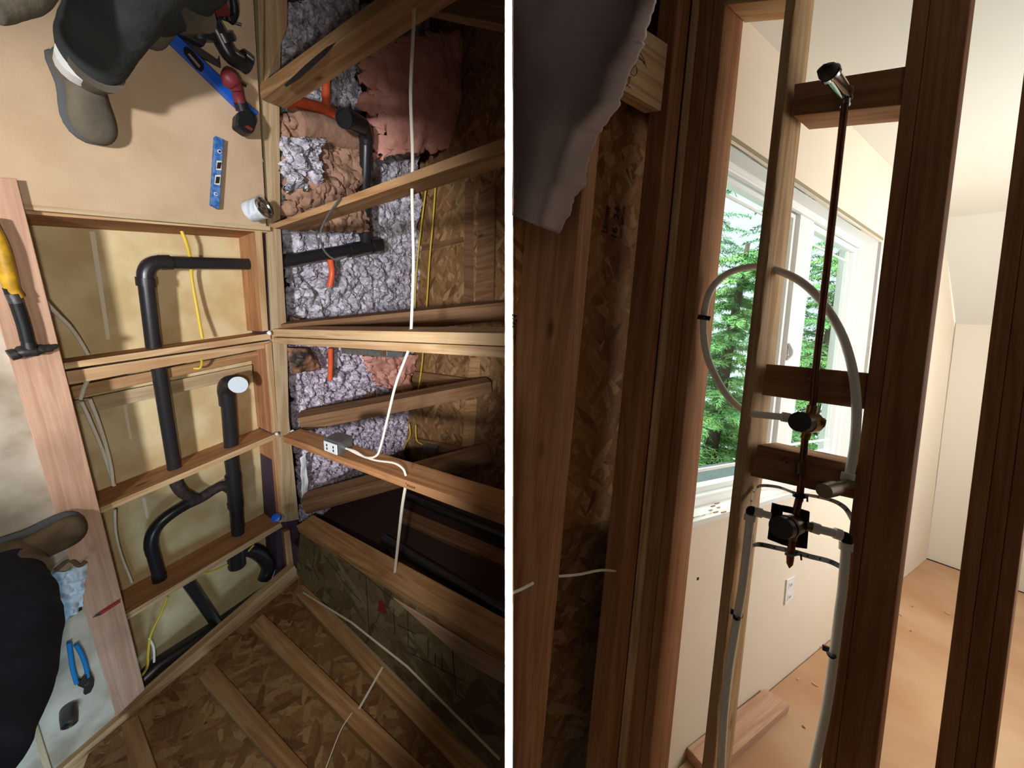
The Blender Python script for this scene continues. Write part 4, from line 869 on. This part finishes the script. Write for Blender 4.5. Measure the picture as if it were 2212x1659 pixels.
rt('inlet_socket', [(1755, 876), (1750, 900)], -.018, .0105, 'brass', sv, 1)
rt('outlet_socket', [(1744, 930), (1738, 948)], -.018, .0095, 'brass', sv, 1)
vb = rt('valve_body', [(1738, 914, -.03), (1755, 912, -.008)], 0, .024, 'brass', sv, 1, 24)
rt('valve_face', [(1727, 911, -.052), (1741, 913, -.028)], 0, .0225, 'valve', sv, 1, 28)
rt('side_port', [(1748, 908, -.02), (1782, 915, -.024)], 0, .0095, 'brass', sv, 1)
rt('side_port_end', [(1774, 913, -.023), (1780, 914, -.024)], 0, .0115, 'brass', sv, 1)
rt('mounting_lug', [(1758, 900), (1762, 893), (1766, 894), (1766, 904)], -.015, .0025, 'brass', sv, 4)
rt('supply_tube', [(1622, 894), (1692, 901)], -.015, .0082, 'pex', sv, 1)
rt('tube_collar', [(1689, 900), (1706, 903)], -.015, .0115, 'pex', sv, 1)
rt('port_elbow', [(1704, 903), (1722, 905)], -.018, .010, 'blk', sv, 1)
rt('lower_pipe', [(1739, 944), (1727, 1082)], -.010, .0072, 'copper', sv, 1)
rt('repair_collar', [(1730, 1000), (1728, 1022)], -.010, .009, 'bronze', sv, 1)
px_ = thing('white_supply_tube', SF(.03)(1600, 590), 'long white plastic tube arching in a loop through the bark-edged stud', 'tube')
q1 = [(1606, 888, .03), (1575, 860, .03), (1548, 818, .03), (1528, 770, .02), (1520, 715, .01), (1524, 660, .01), (1540, 620, .02), (1570, 592, .03), (1610, 578, .035), (1645, 577, .035), (1690, 588, .03), (1735, 612, .02), (1778, 655, .02), (1815, 715, .01), (1836, 775, -.002), (1847, 835, -.012), (1850, 895, -.012), (1846, 960, -.012), (1838, 1010, -.012), (1834, 1026, -.012)]
rt('tube', q1, 0, .0088, 'pex', px_, 5)
rt('tube_collar', [(1833, 1022), (1830, 1038)], -.012, .0125, 'pex', px_, 1)
ts = thing('tub_spout_stub', SF(-.02)(1810, 1052), 'aged bronze capped pipe stub sticking out of the lower block', 'pipe')
rt('elbow_fitting', [(1828, 1036, -.012), (1836, 1046, -.012), (1842, 1048, -.006)], 0, .011, 'bronze', ts, 4)
rt('stub', [(1836, 1046, -.015), (1800, 1056, -.06)], 0, .0125, 'bronze', ts, 1, 20)
rt('stub_cap', [(1802, 1055, -.058), (1780, 1061, -.085)], 0, [.0165, .0155], 'bronze', ts, 1, 20)
cl1 = thing('pipe_clamp', SF(0)(1520, 686), 'black plastic clamp on the loop high on the lit stud', 'clamp', 'black tube clamps')
rt('clamp_body', [(1507, 684), (1534, 688)], -.004, (.006), 'blk', cl1, 1, 8); rt('nail_head', [(1521, 686, -.010), (1521, 686.5, -.013)], 0, .0022, 'chrome', cl1, 1)
# lower valve
lvv = thing('mixing_valve', SF(-.02)(1700, 1130), 'lower mixing valve on a black square bracket with white supply arms', 'valve')
BP = SF(-.004)
bm_ = MB()
for q in ([(1667, 1085), (1690, 1091), (1688, 1175), (1657, 1163)], [(1716, 1094), (1748, 1104), (1742, 1184), (1712, 1180)], [(1688, 1090), (1718, 1096), (1716, 1110), (1688, 1104)], [(1686, 1158), (1714, 1168), (1712, 1182), (1684, 1174)]):
    bm_.prism(quad(BP, q), NS*-.006)
bm_.build('mounting_bracket', M['blk'], lvv, bevel=.0015)
rt('upper_inlet', [(1726, 1078), (1718, 1112)], -.012, .0075, 'copper', lvv, 1)
rt('valve_body', [(1698, 1140, -.045), (1716, 1133, -.004)], 0, .023, 'bronze', lvv, 1, 24)
rt('valve_face', [(1686, 1140, -.062), (1700, 1138, -.040)], 0, .0245, 'valve', lvv, 1, 28)
rt('valve_rim', [(1699, 1138, -.043), (1703, 1137, -.038)], 0, .0255, 'bronze', lvv, 1, 28)
for s_ in ((1683, 1126), (1727, 1128)): pass
rt('outlet_socket', [(1713, 1150), (1711, 1166)], -.018, .0095, 'brass', lvv, 1)
rt('stub_pipe', [(1712, 1160), (1707, 1205), (1706, 1218), (1705, 1227)], -.014, [.0075, .0075, .0065, .001], 'copper', lvv, 1)
rt('left_arm', [(1664, 1114), (1640, 1107)], -.012, .0085, 'pex', lvv, 1)
rt('arm_collar', [(1646, 1109), (1628, 1104)], -.012, .0115, 'pex', lvv, 1)
rt('left_elbow', [(1632, 1104), (1622, 1101), (1620, 1110)], -.012, .009, 'blk', lvv, 4)
rt('arm_collar', [(1621, 1112), (1619, 1124)], -.012, .0125, 'pex', lvv, 1)
rt('right_port', [(1740, 1136), (1754, 1139)], -.014, .011, 'bronze', lvv, 1)
rt('arm_collar', [(1752, 1138), (1770, 1144)], -.014, .0125, 'pex', lvv, 1)
rt('right_arm', [(1768, 1143), (1804, 1152)], -.014, .0095, 'pex', lvv, 1)
rt('arm_collar', [(1802, 1151), (1817, 1156)], -.014, .0125, 'pex', lvv, 1)
rt('right_elbow', [(1815, 1155), (1829, 1160), (1829, 1174)], -.014, .0095, 'blk', lvv, 4)
rt('arm_collar', [(1828, 1172), (1827, 1188)], -.014, .0125, 'pex', lvv, 1)
dl = rt('supply_tube', [(1620, 1124), (1606, 1250), (1594, 1325), (1575, 1440), (1563, 1560), (1556, 1700)], -.012, .0092, 'pex', None, 5, lab_='white tube running down the bark-edged stud', cat='tube')
drr = rt('supply_tube', [(1827, 1188), (1820, 1270), (1812, 1330), (1801, 1420), (1785, 1530), (1762, 1640), (1745, 1720)], -.014, .0088, 'pex', None, 5, lab_='white tube running down left of the wide dark stud', cat='tube')
for (x, y, lb) in ((1593, 1330, 'black clamp holding the white tube on the bark-edged stud'), (1796, 1410, 'black clamp holding the white tube by the wide dark stud')):
    c = thing('pipe_clamp', SF(0)(x, y), lb, 'clamp')
    a = SF(-.012)(x, y); mbk = MB()
    mbk.tube([a+(Dd*math.cos(t)*.0135+NS*math.sin(t)*-.0135)+Vd*.0 for t in [math.pi*(-.15+i*.1) for i in range(14)]], (.0035), 8)
    mbk.build('clamp_ring', M['blk'], c, smooth=True)
    MB().box(a+NS*.010-Vd*.0, Ee*.013, Vd*.006, NS*.003).build('clamp_foot', M['blk'], c, bevel=.001)
# perforated straps
def strap(pts, label, wdt=.006):
    c = thing('hanger_strap', SF(0)(*pts[len(pts)//2][:2]), label, 'strap')
    q = smooth_path([SF(p[2])(p[0], p[1]) for p in pts], 6); b = MB()
    b.tube(q, [(wdt, .0008)]*len(q), 8, flat=Vd); b.build('band', M['galv'], c)
    for i in range(3, len(q)-2, 4): MB().lathe(q[i]-NS*.0014, NS, [(0, .0022), (.0028, .0022), (.0028, 0)], 8).build('band_hole', M['blk'], c)
    return c
s1 = strap([(1621, 1100, -.006), (1626, 1066, .02), (1640, 1050, .04), (1680, 1052, .03), (1720, 1066, -.004), (1760, 1072, .01), (1800, 1082, .03), (1826, 1098, .03), (1843, 1125, .01)], 'grey perforated strap arching above the lower valve')
rt('pipe_ring', [(1714, 1068), (1728, 1074), (1740, 1072)], -.02, .005, 'blk', s1, 1); rt('screw', [(1744, 1070), (1744, 1084)], -.02, .0018, 'blk', s1, 1)
s2 = strap([(1620, 1180, .0), (1640, 1176, .03), (1680, 1184, .02), (1715, 1192, -.004), (1750, 1202, .01), (1790, 1212, .02), (1816, 1224, .01)], 'grey perforated strap arching below the lower valve')
rt('pipe_ring', [(1696, 1196), (1708, 1200), (1722, 1197)], -.02, .0035, 'galv', s2, 1); rt('screw', [(1730, 1196), (1731, 1210)], -.02, .0018, 'blk', s2, 1)
MB().box(SF(-.002)(1624, 1175), Vd*.024, Dd*.004, NS*.001).build('nail_plate', M['galv'], label='small grey nail plate on the bark-edged stud beside the lower strap', cat='plate')
# --- small things
cable('power_cable', [(1206, 1245), (1250, 1241), (1295, 1232), (1330, 1233)], .0032, 'cablew', 'white cable crossing the sheathing bay between two studs', pl=EW.sh(Ee*.03))
cable('power_cable', [(1104, 1282), (1128, 1272), (1152, 1259)], .0032, 'cablew', 'white cable end at the far left of the dark sheathing', pl=EW.sh(Ee*.02))
wp = []
def wrapf(u, v):
    L = [(1415, -60), (1413, 0), (1398, 60), (1384, 105), (1346, 190), (1338, 225), (1300, 275), (1286, 300), (1272, 335), (1264, 385), (1236, 440), (1208, 505)]
    t = v*(len(L)-1); i = min(int(t), len(L)-2); f = t-i
    ex, ey = L[i][0]*(1-f)+L[i+1][0]*f, L[i][1]*(1-f)+L[i+1][1]*f
    ex += 9*noise.fractal(V((v*22, 1, 0)), .8, 2.2, 4)
    yl = -60+v*(462+60); x = 1099*(1-u)+ex*u; y = yl*(1-u)+ey*u
    z = .66+.10*v+.05*math.sin(u*5+v*2)*(1-v*.3)+.012*noise.noise(V((u*4, v*6, 3)))
    return ray(x, y)*(z/F)
MB().grid(wrapf, 50, 70).build('hanging_sheet', M['wrap'], label='greyish-brown fibrous sheet drooping at the upper left of the bedroom view', cat='sheet', smooth=True, thick=.006)
ot = thing('wall_outlet', EW(1704, 1275), 'white outlet on the cream wall below the window', 'outlet')
MB().prism([EW(1697, 1252), EW(1715, 1243), EW(1709, 1292), EW(1692, 1307)], -Ee*.006).build('outlet_plate', M['vinyl'], ot, bevel=.0015)
for a in ((1704, 1262), (1701, 1288)):
    c = EW(*a)-Ee*.0065; MB().box(c, Dd*.016, Vd*.013, Ee*.001).build('socket', M['white'], ot, bevel=.002)
    for sgn in (-1, 1): MB().box(c+Dd*.006*sgn-Ee*.001, Dd*.0012, Vd*.004, Ee*.0006).build('socket_slot', M['blk'], ot)
G4 = Plane(-UPC*(HR-.038), UPC)
MB().prism([G4(1484, 1614), G4(1652, 1486), G4(1707, 1522), G4(1535, 1672)], -UP*.037).build('floor_plank', M['pink'], ax=G4(1652, 1486)-G4(1484, 1614), nz=UP, label='short wooden plank lying on the floor against the cream wall', cat='plank', bevel=.003)
for i, (x, y, s_) in enumerate(((1771, 1396, .012), (1724, 1468, .010), (1760, 1480, .011), (1971, 1310, .012), (2046, 1326, .014), (1945, 1330, .010), (1967, 1364, .007), (1736, 1572, .007))):
    g = GF(x, y)+UP*.002; a_ = random.random()*3
    o = MB().prism([g+(hd*math.cos(a_+k)+Dd*math.sin(a_+k))*s_*(1 if j % 2 else .35) for j, k in enumerate((0, 1.2, 3.1, 4.4))], UP*.002)
    o.build('wood_chip', M['fir'] if i not in (6, 7) else M['bark'], label='small wood chip on the worn bedroom floor', cat='chip', group='chips on the bedroom floor')
for i, (x, y) in enumerate(((1552, 1097), (1546, 1107), (1563, 1107), (1535, 1103), (1540, 1094), (1549, 1088))):
    c = EW.sh(Ee*.05)(x, y); S_ = Plane(O_+Vd*t_bot, UPC); g = S_(x, y)+UP*.002
    MB().box(g, Dd*.008*(1+i % 3*.3), Ee*.002, UP*.001).build('sill_splinter', M['fir2'], label='tiny wood splinter on the window sill', cat='splinter', group='splinters on the sill')
MB().box(EW(1507, 1250)-Ee*.001, Dd*.003, Vd*.004, Ee*.001).build('wall_nail', M['ink'], label='dark nail hole in the cream wall under the window', cat='nail')
pg = sheet('plastic_wrap', 'white', Plane(O_+Vd*(t_bot-.004)+UP*.012, UPC), [(1822, 985), (1850, 965), (1858, 1008), (1830, 1004)], 14, 14, .02, 20, 'crumpled clear wrap on the right end of the sill', 'wrap', thick=.001)
MB().prism([O_+Dd*a+Vd*(t_bot+.35)+Ee*b for a, b in ((s_l, .5), (-.2, .5), (-.2, 1.2), (s_l, 1.2))], -UP*.1).build('porch_roof', M['galv'], ax=Dd, nz=UP, label='blue-grey porch roof below the window outside', cat='roof')

# --- spruces outside
def spruce(name, base, h, spread, seed, label, m, dens=1):
    rnd = random.Random(seed); r = thing(name, base, label, 'tree', 'spruces outside the window')
    MB().tube([base, base+UP*h*.5, base+UP*h], [.10, .07, .02], 9).build('trunk', M['bark'], r, smooth=True)
    b = MB(); X = Dd; Y = UP.cross(Dd).normalized(); nb_ = int(150*dens)
    for i in range(nb_):
        t = .05+.93*i/nb_; a = rnd.random()*6.283; L = spread*(1-.75*t)*rnd.uniform(.65, 1.1)
        d = X*math.cos(a)+Y*math.sin(a); o = base+UP*h*t
        sd = UP.cross(d); nseg = int(8+L*10)
        for j in range(nseg):
            q = j/nseg; c = o+d*L*q+UP*(-.28*L*q*q+.06*L*q)
            wl_ = (.05+.30*(1-q)*min(1, q*5+.15))*min(1, L)
            for s_ in (-1, 1):
                for k in range(2):
                    tw = (d*rnd.uniform(.35, .9)+sd*s_*rnd.uniform(.6, 1)+UP*rnd.uniform(-.65, .05)).normalized()
                    e = c+tw*wl_*rnd.uniform(.6, 1.1)
                    for z in range(6):
                        f = z/6; pnt = c.lerp(e, f); nd = (tw+V((rnd.uniform(-1, 1), rnd.uniform(-1, 1), rnd.uniform(-1, 1)))*.75).normalized()*.045
                        wd = nd.cross(V((rnd.random(), rnd.random(), rnd.random()))).normalized()*.006
                        n0 = len(b.v); b.v += [pnt-wd, pnt+wd, pnt+nd*1.1]; b.f.append([n0, n0+1, n0+2])
    me = bpy.data.meshes.new('foliage'); me.from_pydata([W(p) for p in b.v], [], b.f); me.materials.append(M[m])
    o = bpy.data.objects.new('foliage', me); place(o, Matrix.Identity(4), r); return r
def gp(x, z, y=0): p = ray(x, 830)*(z/F); return Plane(-UPC*(HR+1.8), UPC)(x, 830) if False else V((p.x, 0, p.z))-UPC*(HR+1.2)-UPC*(V((p.x, 0, p.z)).dot(UPC))
spruce('spruce_tree', gp(1560, 3.6), 3.6, 1.1, 1, 'bright green spruce close to the left pane', 'leaf', 1.1)
spruce('spruce_tree', gp(1640, 6.2), 7.5, 1.5, 2, 'tall dusky spruce with a visible trunk behind the left pane', 'leafd', 1.1)
spruce('spruce_tree', gp(1770, 5.4), 5.6, 1.6, 3, 'broad green spruce filling the right pane', 'leaf', 1.3)
spruce('spruce_tree', gp(1900, 7.0), 6.5, 1.8, 4, 'distant dark spruce at the right of the right pane', 'leafd', 1)
spruce('spruce_tree', gp(1480, 6.5), 6.0, 1.8, 5, 'distant dark spruce at the left of the left pane', 'leafd', 1)
